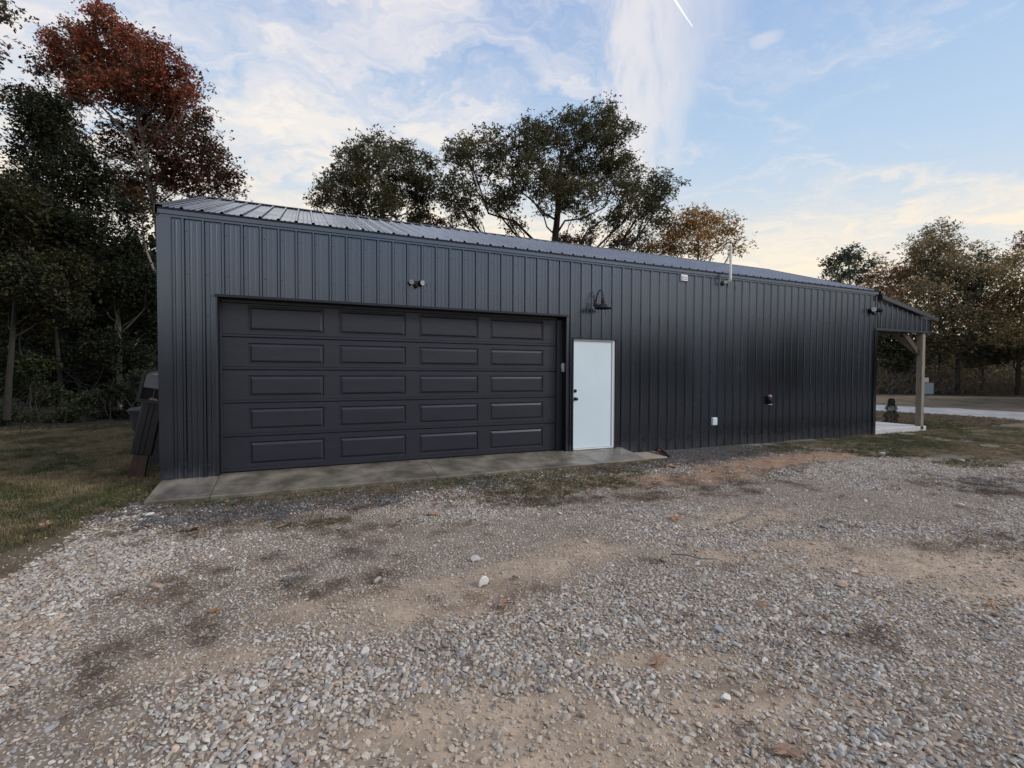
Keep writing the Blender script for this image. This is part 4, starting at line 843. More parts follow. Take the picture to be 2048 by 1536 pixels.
# outlet cover
oc = empty('outlet_cover', (9.468, -.02, .415), 'white weatherproof outlet cover low on the dark wall', 'outlet cover')
m1 = MB(); m1.box(-.068, .068, -.045, .012, -.082, .082, .012); m1.build('cover', M['white'], oc)
for k in range(4):
    m1 = MB(); m1.box(-.045, .045, -.0505, -.0455, .052 - k * .033, .060 - k * .033); m1.build('ridge', M['whitetrim'], oc)
# small capped fixture
fx = empty('wall_fixture', (11.10, -.02, .84), 'small dark blue cylinder with bright end bands and a red top on the wall', 'fixture')
m1 = MB(); m1.lathe([(.0, -.085), (.040, -.085), (.045, -.08), (.045, .08), (.040, .085), (0, .085)], (0, -.048, 0), 'z', 20); m1.build('barrel', M['navy'], fx)
for zz_ in (-.105, .085):
    m1 = MB(); m1.lathe([(0, 0), (.047, 0), (.050, .005), (.050, .012), (.046, .015), (0, .015)], (0, -.050, zz_), 'z', 20); m1.build('end_band', M['chrome'], fx)
m1 = MB(); m1.lathe([(.024, .101), (.024, .120), (.016, .130), (0, .134)], (0, -.050, 0), 'z', 16); m1.build('red_cap', M['red'], fx)
m1 = MB(); m1.box(-.03, .03, -.012, .02, -.10, .10, .003); m1.build('bracket', M['black'], fx)
# keypad on the jamb
kp = empty('keypad', (GX1 - .001, .075, 1.53), 'pale grey keypad on the right jamb of the garage door', 'keypad')
m1 = MB(); m1.box(-.03, 0, -.036, .036, -.075, .085, .006); m1.build('case', mat('pale_grey_plastic', (.42, .45, .48), .5), kp)
m1 = MB(); m1.box(-.036, -.0305, -.028, .028, -.02, .078, .002); m1.build('flip_cover', mat('light_plastic', (.60, .64, .68), .4), kp)

# ------------------------------------------------------------------ mailbox on its leaning post
mp = empty('mailbox_post', (-.80, .93, -.16), 'old black mailbox on a leaning plastic post propped against the left end of the building', 'mailbox')
mp.rotation_euler = (R(-2), R(10.8), R(3))
m1 = MB(); m1.prism([(-.10, 0), (.10, 0), (.085, .45), (-.085, .45)], 1, -.05, .05); m1.build('stake', M['darkwood'], mp)
m1 = MB(); m1.box(-.128, .128, -.06, .05, .38, 1.16, .012); m1.box(-.105, -.03, -.075, -.0605, .39, 1.15, .004); m1.box(.0, .03, -.075, -.0605, .39, 1.15, .004); m1.box(.088, .12, -.075, -.0605, .39, 1.15, .004); m1.build('post_sleeve', M['plastic'], mp)
m1 = MB(); m1.lathe([(.012, 0), (.012, -.004), (0, -.005)], (.05, -.061, 1.06), 'y', 8); m1.build('bolt', M['black'], mp)
# shell: rounded top box, front frame around the slot and door
def arch(w_, z0, z1, n=12): return [(-w_, z0), (w_, z0)] + [(w_ * math.cos(math.pi * i / n), z1 + w_ * .72 * math.sin(math.pi * i / n)) for i in range(n + 1)]
m1 = MB(); m1.prism(arch(.185, 1.14, 1.52), 1, -.10, .42)
sh = m1.build('shell', M['plastic'], mp)
m1 = MB()
oa = arch(.185, 1.14, 1.52); ia = arch(.145, 1.185, 1.525); n_ = len(oa)
vs = [(a_, -.135, b_) for a_, b_ in oa] + [(a_, -.135, b_) for a_, b_ in ia] + [(a_, -.1005, b_) for a_, b_ in oa] + [(a_, -.1005, b_) for a_, b_ in ia]
fs = [];
for i in range(n_):
    j = (i + 1) % n_; fs += [(i, j, n_ + j, n_ + i), (i, 2 * n_ + i, 2 * n_ + j, j), (n_ + i, n_ + j, 3 * n_ + j, 3 * n_ + i)]
m1.add(vs, fs); m1.build('hood_rim', M['plastic'], mp)
m1 = MB(); P_ = arch(.138, 1.375, 1.52); m1.prism(P_, 1, -.122, -.101); dr = m1.build('mailbox_door', mat('grey_door_plastic', (.17, .175, .195), .5), mp)
m1 = MB(); m1.lathe([(0, -.018), (.05, -.015), (.062, -.006), (.064, 0)], (0, 0, 0), 'y', 20); 
m1.v = [(v_[0] * 1.0, v_[1] - .122, v_[2] * .28 + 1.565) for v_ in m1.v]; m1.build('door_pull', mat('grey_pull', (.28, .29, .31), .4), dr)
m1 = MB(); m1.box(-.14, .14, -.1235, -.101, 1.36, 1.3745); m1.box(-.003, .003, -.112, -.1005, 1.19, 1.355); m1.build('slot_bar', M['greyplastic'], mp)
m1 = MB(); m1.box(-.138, .138, -.1008, -.1003, 1.19, 1.36); m1.build('newspaper_slot', mat('deep_black', (.004, .004, .005), .8), mp)
m1 = MB(); m1.add([(-.05, -.118, 1.195), (.07, -.112, 1.19), (.05, -.104, 1.215), (-.02, -.106, 1.225)], [(0, 1, 2, 3)]); m1.build('leaf_litter', M['deadleaf'], mp)

# ------------------------------------------------------------------ wheeled bin behind it
bn = empty('wheeled_bin', (-.80, 2.15, -.16), 'dark grey wheeled rubbish bin half hidden beside the left wall of the building', 'bin')
bn.rotation_euler = (0, 0, R(-6))
m1 = MB()
def loop(w_, d_, z_, r_=.05, n=4, dy=0):
    o_ = []
    for cx_, cy_, a0 in ((w_ - r_, d_ - r_, 0), (-w_ + r_, d_ - r_, 90), (-w_ + r_, -d_ + r_, 180), (w_ - r_, -d_ + r_, 270)):
        for i in range(n + 1):
            a_ = R(a0 + 90 * i / n); o_.append((cx_ + r_ * math.cos(a_), cy_ + r_ * math.sin(a_) + dy, z_))
    return o_
LL = [loop(.21, .24, .02), loop(.23, .26, .3), loop(.255, .29, .62), loop(.275, .31, .64), loop(.29, .33, .90), loop(.31, .35, .91), loop(.31, .35, .945)]
n_ = len(LL[0]); vs = [p for l_ in LL for p in l_]; fs = [tuple(range(n_))[::-1], tuple(range((len(LL) - 1) * n_, len(LL) * n_))]
for i in range(len(LL) - 1):
    for k in range(n_): k2 = (k + 1) % n_; fs.append((i * n_ + k, i * n_ + k2, (i + 1) * n_ + k2, (i + 1) * n_ + k))
m1.add(vs, fs); m1.build('body', M['bin'], bn)
m1 = MB(); LL = [loop(.325, .37, .946), loop(.325, .37, .965), loop(.29, .33, 1.0), loop(.2, .24, 1.02)]; vs = [p for l_ in LL for p in l_]; fs = [tuple(range(n_))[::-1], tuple(range(3 * n_, 4 * n_))]
for i in range(3):
    for k in range(n_): k2 = (k + 1) % n_; fs.append((i * n_ + k, i * n_ + k2, (i + 1) * n_ + k2, (i + 1) * n_ + k))
m1.add(vs, fs); m1.build('lid', M['bin'], bn)
m1 = MB(); m1.tube([(-.22, .40, .93), (-.22, .44, .95), (.22, .44, .95), (.22, .40, .93)], .014, 8); m1.build('handle', M['bin'], bn)
for s_ in (-1, 1):
    m1 = MB(); m1.lathe([(0, 0), (.05, .0), (.085, -.004), (.105, .0), (.108, .02), (.105, .045), (.05, .045), (0, .045)], (s_ * .25 - .02, .24, .108), 'x', 20); m1.build('wheel', M['black'], bn)

# ------------------------------------------------------------------ utility pedestal, porch shrub, loose things
up_ = empty('utility_pedestal', (37.35, 9.43, -.14), 'grey utility box with a small white meter case on a post beyond the porch', 'utility box')
up_.rotation_euler = (0, 0, R(-60))
m1 = MB(); m1.box(-.06, .06, .07, .17, -.1, 1.25); m1.build('post', M['wood'], up_)
m1 = MB(); m1.box(-.15, .34, -.10, .065, .34, 1.02, .01); m1.build('cabinet', M['box'], up_)
m1 = MB(); m1.box(-.15, .10, -.07, .065, 1.06, 1.36, .01); m1.build('meter_case', mat('pale_case', (.50, .52, .48), .5), up_)
m1 = MB(); m1.tube([(0, 0, -.1), (0, 0, .34)], .035, 8); m1.tube([(.2, 0, -.1), (.2, 0, .34)], .025, 8); m1.build('conduit', M['box'], up_)

def rock(name, loc, s3, rot, label, m_, i, cat='rock', group=None):
    me_ = stone_mesh(40 + i, 2); me_.materials.append(m_); o_ = link(name, me_, label=label, category=cat); o_.location = loc; o_.scale = s3; o_.rotation_euler = rot
    if group: o_['group'] = group
    return o_
rock('rock', (2.681, -4.29, -.115), (.056, .045, .045), (.1, .05, .3), 'whitish fist-sized rock in the middle of the gravel yard', M['rock'], 1)
rock('rock', (1.585, -5.38, -.125), (.036, .028, .022), (0, .1, .5), 'grey-brown angular stone at the edge of the bare dirt near the front', M['rock2'], 2)
rock('rock', (11.65, -2.07, -.11), (.13, .06, .05), (.1, .2, .9), 'long white stone where the gravel meets the grass on the right', M['rock'], 3)
rock('rock', (12.40, -2.95, -.12), (.11, .06, .035), (0, .1, .2), 'flat pale tan stone on the gravel at the far right', mat('tan_rock', (.46, .40, .31), .85, var=.2, vscale=20), 4)
rock('rock', (8.70, -4.53, -.118), (.10, .035, .02), (0, .1, .7), 'flat bluish white stone on the right of the gravel yard', M['rock'], 5)
rock('rock', (-.08, -1.30, -.115), (.055, .03, .018), (0, 0, .5), 'thin white stone chip in front of the left end of the apron', M['rock'], 6)
rock('rock', (3.33, -5.93, -.120), (.033, .028, .022), (0, .1, .2), 'pale stone beside the dirt patch nearest the viewer', M['rock'], 7)
rock('rock', (3.78, -5.46, -.118), (.036, .03, .024), (.1, .1, .8), 'blue-grey stone on the gravel right of the dirt patch', mat('bluish_rock', (.30, .33, .37), .85, var=.2, vscale=20), 8)
# flat stepping stones set in the lawn
for i, (sx_, sy_, w_, dd, a_, lb) in enumerate([(15.96, -.30, .28, .17, .2, 'first flat stepping stone, nearest the porch slab'), (15.62, -1.0, .28, .17, .4, 'second flat stepping stone from the porch slab'),
                                    (15.40, -1.32, .26, .15, .1, 'third flat stepping stone from the porch slab'), (15.75, -1.62, .28, .15, .5, 'fourth flat stepping stone from the porch slab'), (15.25, -2.25, .30, .18, .3, 'farthest flat stepping stone, at the clay patch on the right')]):
    r_ = np.random.RandomState(70 + i); n = 9
    P_ = [(w_ * r_.uniform(.8, 1.1) * math.cos(6.283 * k / n), dd * r_.uniform(.8, 1.1) * math.sin(6.283 * k / n)) for k in range(n)]
    m1 = MB(); m1.prism(P_, 2, -.05, .012); o_ = m1.build('stepping_stone', M['stepping'], label=lb, category='stepping stone', group='stepping stones in the lawn'); o_.location = (sx_, sy_, -.135); o_.rotation_euler = (0, 0, a_)
# board on edge and bits beside the pad
m1 = MB(); slant(m1, (8.02, -.04, -.085), (7.70, -.66, -.135), .010, .045); m1.build('edging_board', M['darkwood'], label='thin brown board on edge between the tan pad and the dark wall', category='board')
m1 = MB(); m1.box(-.045, .045, -.03, .03, -.02, .02, .008); o_ = m1.build('red_cap_piece', M['redpaper'], label='small faded red plastic piece at the foot of the wall', category='plastic scrap'); o_.location = (7.98, -.09, -.105); o_.rotation_euler = (.2, .3, .4)
# weeds at the foot of the wall
def weed(loc, label, s_, seed):
    r_ = np.random.RandomState(seed); V = []; F_ = []
    for k in range(26):
        a_ = r_.uniform(0, 6.28); h_ = r_.uniform(.02, .12) * s_; rr_ = r_.uniform(.02, .09) * s_
        c_ = np.array([math.cos(a_) * rr_, math.sin(a_) * rr_, h_]); d1 = np.array([math.cos(a_), math.sin(a_), .3]) * .028 * s_; d2 = np.array([-math.sin(a_), math.cos(a_), r_.normal(0, .3)]) * .013 * s_
        o_ = len(V); V += [c_ - d1, c_ + d2, c_ + d1, c_ - d2]; F_.append((o_, o_ + 1, o_ + 2, o_ + 3))
    me_ = np_mesh('weed', np.array(V), np.array(F_), M['leaf'], np.array([[.07, .11, .035]] * len(V))); o_ = link('weed', me_, label=label, category='weed'); o_.location = loc; return o_
weed((9.85, -.14, -.13), 'small green weed against the wall right of the outlet cover', 1., 1)
weed((7.62, -.07, -.12), 'dry pale weed sprouting between the pad and the wall', .9, 2)
# fallen leaves one can pick out
def oak_leaf(loc, s_, rz, m_, label, seed):
    r_ = np.random.RandomState(seed); n = 22; V = [(0, 0, .012)]
    for k in range(n):
        t_ = k / n * 6.283; rad = (1 + .38 * math.cos(5 * t_ + .6) + r_.uniform(-.08, .08)) * .5
        xx, yy = rad * math.cos(t_) * 1.35, rad * math.sin(t_) * .8; V.append((xx * s_, yy * s_, (.25 * (yy * yy) + .10 * xx * xx + r_.uniform(0, .05)) * s_ + .004))
    F_ = [(0, 1 + k, 1 + (k + 1) % n) for k in range(n)]
    vb = [(a_, b_, c_ - .0012) for a_, b_, c_ in V]
    m1 = MB(); m1.add(V, F_); m1.add(vb, [f[::-1] for f in F_]); m1.add([(.6 * s_, -.002, .01), (.95 * s_, -.002, .03 * s_), (.95 * s_, .002, .03 * s_), (.6 * s_, .002, .01)], [(0, 1, 2, 3)])
    o_ = m1.build('fallen_leaf', m_, label=label, category='leaf', group='dry leaves fallen on the yard'); o_.location = loc; o_.rotation_euler = (r_.normal(0, .15), r_.normal(0, .15), rz)
LV = [(3.23, -5.57, .085, .4, 'deadleaf', 'pinkish brown lobed leaf on the dirt patch right of centre'), (3.29, -6.27, .09, 2.1, 'deadleaf', 'curled tan leaf nearest the bottom edge, on the gravel'),
      (5.12, -3.63, .12, 1., 'orangeleaf', 'tan star-shaped leaf on the gravel below the white door'), (7.11, -1.39, .12, 2.5, 'orangeleaf', 'tan leaf on the brown strip right of the apron end'),
      (.45, -2.08, .17, .2, 'orangeleaf', 'long reddish leaf at the gravel edge below the left of the garage door'), (-.93, -1.36, .11, 1.7, 'orangeleaf', 'orange leaf on the lawn at the far left'),
      (2.69, -4.66, .06, .9, 'deadleaf', 'small pink leaf just below the whitish rock'), (2.77, -2.47, .09, 2.9, 'deadleaf', 'tan leaf by the dark gravel under the middle of the garage door'),
      (5.75, -5.95, .06, .3, 'orangeleaf', 'small rust-coloured leaf on the right of the gravel'), (1.25, -2.30, .07, .3, 'orangeleaf', 'small orange leaf on the pale gravel edge left of centre'),
      (4.3, -5.35, .05, 1.3, 'orangeleaf', 'tiny rust-red leaf on the gravel between the rock and the right edge'), (-.02, -1.05, .07, .3, 'orangeleaf', 'orange leaf beside the left corner of the apron')]
for i, (lx, ly, s_, rz, mm, lb) in enumerate(LV): oak_leaf((lx, ly, -.118), s_, rz, M[mm], lb, 800 + i)
# twigs
def twig(pts, r_, label):
    m1 = MB(); m1.tube(pts, [r_ * (1 - .6 * i / len(pts)) for i in range(len(pts))], 6); p = pts[len(pts) // 2]
    m1.tube([p, (p[0] + .05, p[1] + .06, p[2] + .012)], [r_ * .6, r_ * .2], 5); m1.build('twig', M['pale'], label=label, category='twig')
twig([(5.55, -3.99, -.11), (5.75, -3.93, -.105), (5.9, -3.90, -.112), (6.1, -3.80, -.10), (6.25, -3.72, -.108)], .010, 'pale bleached twig lying on the gravel right of centre')
twig([(.62, -3.15, -.11), (.70, -3.12, -.108), (.82, -3.13, -.105)], .005, 'short pale twig on the gravel below the left of the garage door')
twig([(4.35, -4.42, -.112), (4.45, -4.50, -.105), (4.50, -4.60, -.11), (4.62, -4.66, -.108)], .009, 'dark short stick on the gravel right of the whitish rock')

# ------------------------------------------------------------------ trees
def tube_np(batch, pts, rad, sides=5):
    pts = np.asarray(pts, float); n = len(pts); rad = np.broadcast_to(rad, (n,)) if np.ndim(rad) == 0 else np.asarray(rad)
    d_ = np.gradient(pts, axis=0); d_ /= np.linalg.norm(d_, axis=1, keepdims=True) + 1e-9
    ref = np.array([1., .15, 0]) if abs(d_[:, 2]).mean() > .5 else np.array([0, 0, 1.])
    u = np.cross(d_, ref); u /= np.linalg.norm(u, axis=1, keepdims=True) + 1e-9; w_ = np.cross(d_, u)
    a_ = np.arange(sides) * 2 * np.pi / sides
    V = pts[:, None, :] + rad[:, None, None] * (np.cos(a_)[None, :, None] * u[:, None, :] + np.sin(a_)[None, :, None] * w_[:, None, :])
    o_ = batch['n']; ring = np.arange(sides); F = []
    for i in range(n - 1):
        b0 = o_ + i * sides; F.append(np.stack([b0 + ring, b0 + (ring + 1) % sides, b0 + sides + (ring + 1) % sides, b0 + sides + ring], 1))
    batch['V'].append(V.reshape(-1, 3)); batch['F'] += F; batch['n'] += n * sides
def limb(r_, a_, b_, n=5, sag=.12):
    a_ = np.asarray(a_, float); b_ = np.asarray(b_, float); L_ = np.linalg.norm(b_ - a_); t_ = np.linspace(0, 1, n)[:, None]
    p = a_ * (1 - t_) + b_ * t_; p[:, 2] += (np.sin(t_[:, 0] * np.pi) * -sag * L_ * .5)
    p[1:-1] += r_.normal(0, .035 * L_, (n - 2, 3)); return p
def leaves(r_, blobs, n, size, pal, clump=.30, fill=.42, per=55):
    """leaf-sized faces gathered in clumps through the volume of every blob; also returns the clump centres"""
    B = np.array(blobs); wgt = B[:, 3] ** 2.2; wgt /= wgt.sum(); Vs = []; Cs = []; cl = []
    for b_, w_ in zip(B, wgt):
        nl = max(30, int(n * w_)); nc = max(3, nl // per)
        dv = r_.normal(size=(nc, 3)); dv /= np.linalg.norm(dv, axis=1, keepdims=True)
        rad = b_[3] * r_.uniform(fill, 1.0 + r_.uniform(-.12, .25), (nc, 1)) ; cc = b_[:3] + dv * rad * np.array([1, 1, .92]); cl.append((b_, cc))
        which = r_.randint(0, nc, (nl + 4) // 5); sg = clump * r_.uniform(.6, 1.4, nc)
        Q = cc[which] + np.clip(r_.normal(size=(len(which), 3)), -1.9, 1.9) * sg[which][:, None] * np.array([1, 1, .7])
        Q = np.repeat(Q, 5, 0)[:nl]; which = np.repeat(which, 5)[:nl]
        s_ = size * np.exp(r_.normal(0, .28, nl))
        a1 = r_.normal(size=(nl, 3)) * np.array([1, 1, .6]); a1 /= np.linalg.norm(a1, axis=1, keepdims=True)
        P = Q + a1 * s_[:, None] * r_.uniform(.35, .95, (nl, 1))
        a2 = np.cross(a1, r_.normal(size=(nl, 3)) * .6 + np.array([0, 0, 1.])); a2 /= np.linalg.norm(a2, axis=1, keepdims=True) + 1e-9
        nn = np.cross(a1, a2)
        v0 = P - a1 * s_[:, None] * .5; v2 = P + a1 * s_[:, None] * .5
        v1 = P + a2 * s_[:, None] * .30 + nn * s_[:, None] * .07; v3 = P - a2 * s_[:, None] * .30 + nn * s_[:, None] * .07
        Vs.append(np.stack([v0, v1, v2, v3], 1).reshape(-1, 3))
        pc = np.array(pal); base_ = pc[r_.randint(0, len(pc), nc)][which]
        base_ = np.where(r_.uniform(0, 1, (nl, 1)) < .35, pc[r_.randint(0, len(pc), nl)], base_)
        c_ = base_ * np.exp(r_.normal(0, .22, (nl, 1))); Cs.append(np.repeat(c_, 4, 0))
    V = np.concatenate(Vs); Cc = np.concatenate(Cs); F = np.arange(len(V)).reshape(-1, 4)
    return V, F, Cc, cl
TOT = [0]
def tree(name, label, base_, blobs, n, size, pal, bark='bark', tr=.16, trunk=None, group=None, clump=.30, seed=1, twigs=5, fill=.42, cat='tree', limbs=None, extra=(), per=55, lean=(0, 0)):
    r_ = np.random.RandomState(seed); B = np.array([b for _, bl in enumerate(blobs) for b in [bl]])
    t_ = empty(name, (base_[0], base_[1], -.14), label, cat, group)
    off = np.array([base_[0], base_[1], -.14])
    V, F, Cc, cl = leaves(r_, blobs, n, size, pal, clump, fill, per)
    me_ = np_mesh('crown', V - off, F, M['leaf'], np.clip(Cc, .002, 1)); link('crown', me_, t_); TOT[0] += len(F) * 2
    bt = dict(V=[], F=[], n=0)
    cen = B[:, :3].mean(0); top = B[:, 2].max(); lo_ = B[:, 2].min()
    if trunk is None:
        h_ = lo_ + (top - lo_) * .62; h_ = max(h_, 1.2); e_ = np.array([cen[0] * .7 + base_[0] * .3, cen[1] * .7 + base_[1] * .3, h_]); s0 = np.array([base_[0], base_[1], -.3])
        tt = np.linspace(0, 1, 9)[:, None]; tp = s0 * (1 - tt) + e_ * tt; tp[:, 0] = base_[0] + (e_[0] - base_[0]) * tt[:, 0] ** 1.8; tp[:, 1] = base_[1] + (e_[1] - base_[1]) * tt[:, 0] ** 1.8
        tp[1:-1, :2] += r_.normal(0, tr * .5, (7, 2))
    else: tp = np.array(trunk)
    m_ = len(tp); tube_np(bt, tp, tr * np.linspace(1.15, .30, m_), 9)
    for ex, er in extra: ex = np.array(ex); tube_np(bt, ex, er * np.linspace(1, .4, len(ex)), 7)
    for b_, cc in cl:
        # limb leaves the trunk below the blob
        zt = np.clip(b_[2] - 1.0 * np.hypot(*(b_[:2] - tp[:, :2][np.argmin(abs(tp[:, 2] - b_[2]))])) - .2, tp[min(2, m_ - 1), 2], tp[-1, 2])
        i = np.interp(zt, tp[:, 2], np.arange(m_)); i0 = int(i); f_ = i - i0; a_ = tp[i0] * (1 - f_) + tp[min(i0 + 1, m_ - 1)] * f_
        lp = limb(r_, a_, b_[:3], 6, .18); r0 = min(tr * .4, .010 * np.linalg.norm(b_[:3] - a_) + .015); tube_np(bt, lp, r0 * np.linspace(1, .35, 6), 5)
        for c_ in cc[:twigs]:
            k_ = r_.randint(3, 6); tp2 = limb(r_, lp[min(k_, 5)], c_, 4, -.1); tube_np(bt, tp2, r0 * .3 * np.linspace(1, .3, 4), 3)
    VV = np.concatenate(bt['V']); FF = np.concatenate(bt['F']); me_ = np_mesh('trunk', VV - off, FF, M[bark], None, True); link('trunk', me_, t_); TOT[0] += len(FF) * 2
    return t_
T = TREES
OLV = [(.085, .090, .045), (.105, .098, .050), (.068, .075, .042), (.14, .11, .055), (.09, .095, .06)]
GRN = [(.095, .11, .066), (.115, .125, .075), (.08, .092, .06), (.155, .135, .08)]
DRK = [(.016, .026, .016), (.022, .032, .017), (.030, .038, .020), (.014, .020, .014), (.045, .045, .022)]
BRN = [(.12, .062, .034), (.085, .055, .030), (.060, .050, .028), (.14, .060, .035)]
RED = [(.36, .085, .060), (.25, .085, .050), (.42, .13, .080), (.18, .085, .050), (.30, .12, .055), (.13, .085, .045)]
ORG = [(.40, .22, .06), (.32, .18, .06), (.20, .14, .06), (.46, .27, .08)]
MIX = [(.24, .20, .115), (.33, .22, .12), (.19, .175, .10), (.38, .25, .13)]
PNK = [(.42, .22, .15), (.33, .19, .11), (.36, .24, .15), (.22, .165, .095)]
tree('oak_tree', 'tall broad oak with dark green leaves standing behind the middle of the roof', T['oak'][0], T['oak'][1], 100000, .150, OLV, tr=.46, seed=11, clump=.34, per=105, twigs=9,
     extra=[([(T['oak'][0][0], T['oak'][0][1], 4.), (T['oak'][0][0] + 1.2, T['oak'][0][1], 8.), (T['oak'][0][0] + 3.4, T['oak'][0][1] - 1, 12.)], .26), ([(T['oak'][0][0], T['oak'][0][1], 4.5), (T['oak'][0][0] - 1.8, T['oak'][0][1], 8.), (T['oak'][0][0] - 4.6, T['oak'][0][1] + .5, 11.6)], .22)])
tree('oak_tree', 'rounded dark green oak behind the roof, left of the tallest oak', T['oak_left'][0], T['oak_left'][1], 44000, .150, OLV, tr=.34, seed=12, clump=.33, per=100, twigs=8)
tree('autumn_tree', 'orange and olive tree behind the roof beside the vent pipe', T['orange'][0], T['orange'][1], 20000, .14, ORG, tr=.20, seed=13, clump=.42, twigs=8)
tree('low_tree', 'small reddish brown treetop just over the ridge between the two oaks', T['ridge_bush'][0], T['ridge_bush'][1], 3500, .2, BRN, tr=.1, seed=14)
tree('low_tree', 'row of low brown treetops just over the ridge under the tallest oak', T['ridge_bush2'][0], T['ridge_bush2'][1], 5000, .2, BRN, tr=.1, seed=15)
# the red maple: red upper crown, brown-olive below
redc = [b for b in T['red_up'][1]]; lowc = T['red_low'][1]
tr_ = empty('maple_tree', (T['red_up'][0][0], T['red_up'][0][1], -.14), 'tall tree turning red at the top, pale trunk, left of the building', 'tree')
off = np.array([T['red_up'][0][0], T['red_up'][0][1], -.14]); r_ = np.random.RandomState(21)
V1, F1, C1, cl1 = leaves(r_, redc, 44000, .088, RED + [(.10, .045, .026)], .20, .4); V2, F2, C2, cl2 = leaves(r_, lowc, 44000, .088, [(.085, .042, .026), (.13, .045, .03), (.055, .046, .026), (.07, .050, .028), (.17, .05, .035)], .20, .4)
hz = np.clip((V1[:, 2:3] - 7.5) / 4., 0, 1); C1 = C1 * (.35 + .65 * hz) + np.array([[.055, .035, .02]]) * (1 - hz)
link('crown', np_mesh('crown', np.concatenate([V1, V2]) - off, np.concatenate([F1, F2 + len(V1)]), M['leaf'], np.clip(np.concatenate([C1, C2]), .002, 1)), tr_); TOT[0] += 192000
bt = dict(V=[], F=[], n=0); tp = np.array(RED_TRUNK); tube_np(bt, tp, .15 * np.linspace(1, .25, len(tp)), 9); tube_np(bt, np.array(RED_LIMB), .06 * np.linspace(1, .4, len(RED_LIMB)), 6)
for b_, cc in cl1 + cl2:
    zt = np.clip(b_[2] - .6 * np.hypot(*(b_[:2] - tp[np.argmin(abs(tp[:, 2] - b_[2])), :2])) - .2, 2.5, tp[-1, 2]); i = np.interp(zt, tp[:, 2], np.arange(len(tp))); i0 = min(int(i), len(tp) - 2); a_ = tp[i0] + (tp[i0 + 1] - tp[i0]) * (i - i0)
    lp = limb(r_, a_, b_[:3], 6, .15); tube_np(bt, lp, .035 * np.linspace(1, .35, 6), 5)
    for c_ in cc[:6]: tube_np(bt, limb(r_, lp[r_.randint(3, 6)], c_, 4, -.1), .010 * np.linspace(1, .3, 4), 3)
link('trunk', np_mesh('trunk', np.concatenate(bt['V']) - off, np.concatenate(bt['F']), M['pale'], None, True), tr_)
WG = 'trees of the wood on the left'
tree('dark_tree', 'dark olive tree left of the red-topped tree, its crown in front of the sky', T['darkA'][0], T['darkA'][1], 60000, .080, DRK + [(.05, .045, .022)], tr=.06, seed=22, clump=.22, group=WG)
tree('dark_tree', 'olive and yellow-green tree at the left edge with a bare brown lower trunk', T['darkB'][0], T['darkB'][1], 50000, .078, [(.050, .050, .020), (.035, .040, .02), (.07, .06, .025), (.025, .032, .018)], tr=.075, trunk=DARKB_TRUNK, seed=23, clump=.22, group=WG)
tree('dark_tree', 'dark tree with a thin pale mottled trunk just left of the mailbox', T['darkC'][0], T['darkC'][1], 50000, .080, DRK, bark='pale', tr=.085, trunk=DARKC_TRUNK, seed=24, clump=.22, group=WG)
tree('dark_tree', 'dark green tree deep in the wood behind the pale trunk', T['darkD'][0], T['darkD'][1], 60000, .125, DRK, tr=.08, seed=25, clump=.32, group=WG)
b0 = PALE_BRANCH[0]
tree('leaning_tree', 'thin pale forked tree whose stem bends behind the building corner', (b0[0], b0[1]), [(p[0] - .2, p[1] + .3, p[2] + .8, .45) for p in PALE_BRANCH[-2:]], 1500, .10, BRN, bark='pale', tr=.07, trunk=PALE_BRANCH, extra=[(PALE_FORK, .03)], seed=26, twigs=3)
tree('overhanging_tree', 'branches with brown leaves reaching in at the top left edge', T['nearL'][0], T['nearL'][1], 20000, .075, BRN + OLV[:2] + MIX[:1], tr=.16, seed=27, clump=.17, twigs=9)
tree('shrub', 'leafy yellow-green understory shrub at the lawn edge on the far left', T['shrubL'][0], T['shrubL'][1], 14000, .075, [(.060, .070, .026), (.045, .055, .024), (.030, .042, .020)], tr=.03, seed=28, clump=.13, cat='shrub')
tree('shrub', 'dark low shrub at the lawn edge beside the pale trunk', T['shrubM'][0], T['shrubM'][1], 12000, .075, [(.030, .042, .022), (.045, .055, .026), (.024, .032, .020)], tr=.03, seed=29, clump=.13, cat='shrub')
RG = 'trees of the wood on the right'
def rt_(k, name, label, n, pal, seed, size=.21, tr=.15, clump=.40, **kw): return tree(name, label, T[k][0], T[k][1], n, size, pal, tr=tr, seed=seed, clump=clump, group=RG, **kw)
rt_('r_pine', 'pine_tree', 'grey-green flat-topped pine standing clear left of the right-hand wood', 5200, [(.085, .10, .080), (.07, .085, .068), (.10, .11, .075)], 31, .17, .13, .26, twigs=7)
rt_('r_pink', 'autumn_tree', 'pinkish orange tree just above the porch roof', 16000, PNK, 32, .15)
rt_('r_tall', 'autumn_tree', 'tallest tree of the right-hand wood, olive with yellow touches and a pointed top', 16000, MIX + OLV[:2], 33, .14)
rt_('r_mid', 'autumn_tree', 'broad brown and olive tree in the middle of the right-hand wood', 24000, MIX + GRN, 34, .15)
rt_('r_dark', 'dark_tree', 'dark rounded tree right of the tallest tree of the right-hand wood', 24000, GRN + [(.06, .06, .04), (.10, .08, .06)], 35, .15)
rt_('r_wisp', 'bare_tree', 'thin nearly leafless treetops showing against the sky on the right', 1300, PNK + MIX, 36, .14, .06, .3, twigs=14)
rt_('r_green', 'autumn_tree', 'golden olive tree at the right edge of the picture', 24000, MIX + [(.22, .17, .06), (.18, .15, .06)], 37, .14)
rt_('r_red', 'red_tree', 'reddish treetop at the right edge of the picture', 2800, [(.24, .06, .05), (.18, .07, .05), (.12, .06, .045)], 38, .15, .1)
rt_('r_back', 'dark_tree', 'line of dark trees filling the back of the right-hand wood', 19000, GRN + MIX[:2], 39, .26)
rt_('r_low', 'dark_tree', 'low dark evergreen seen under the porch roof', 8000, DRK[1:3] + GRN, 40)
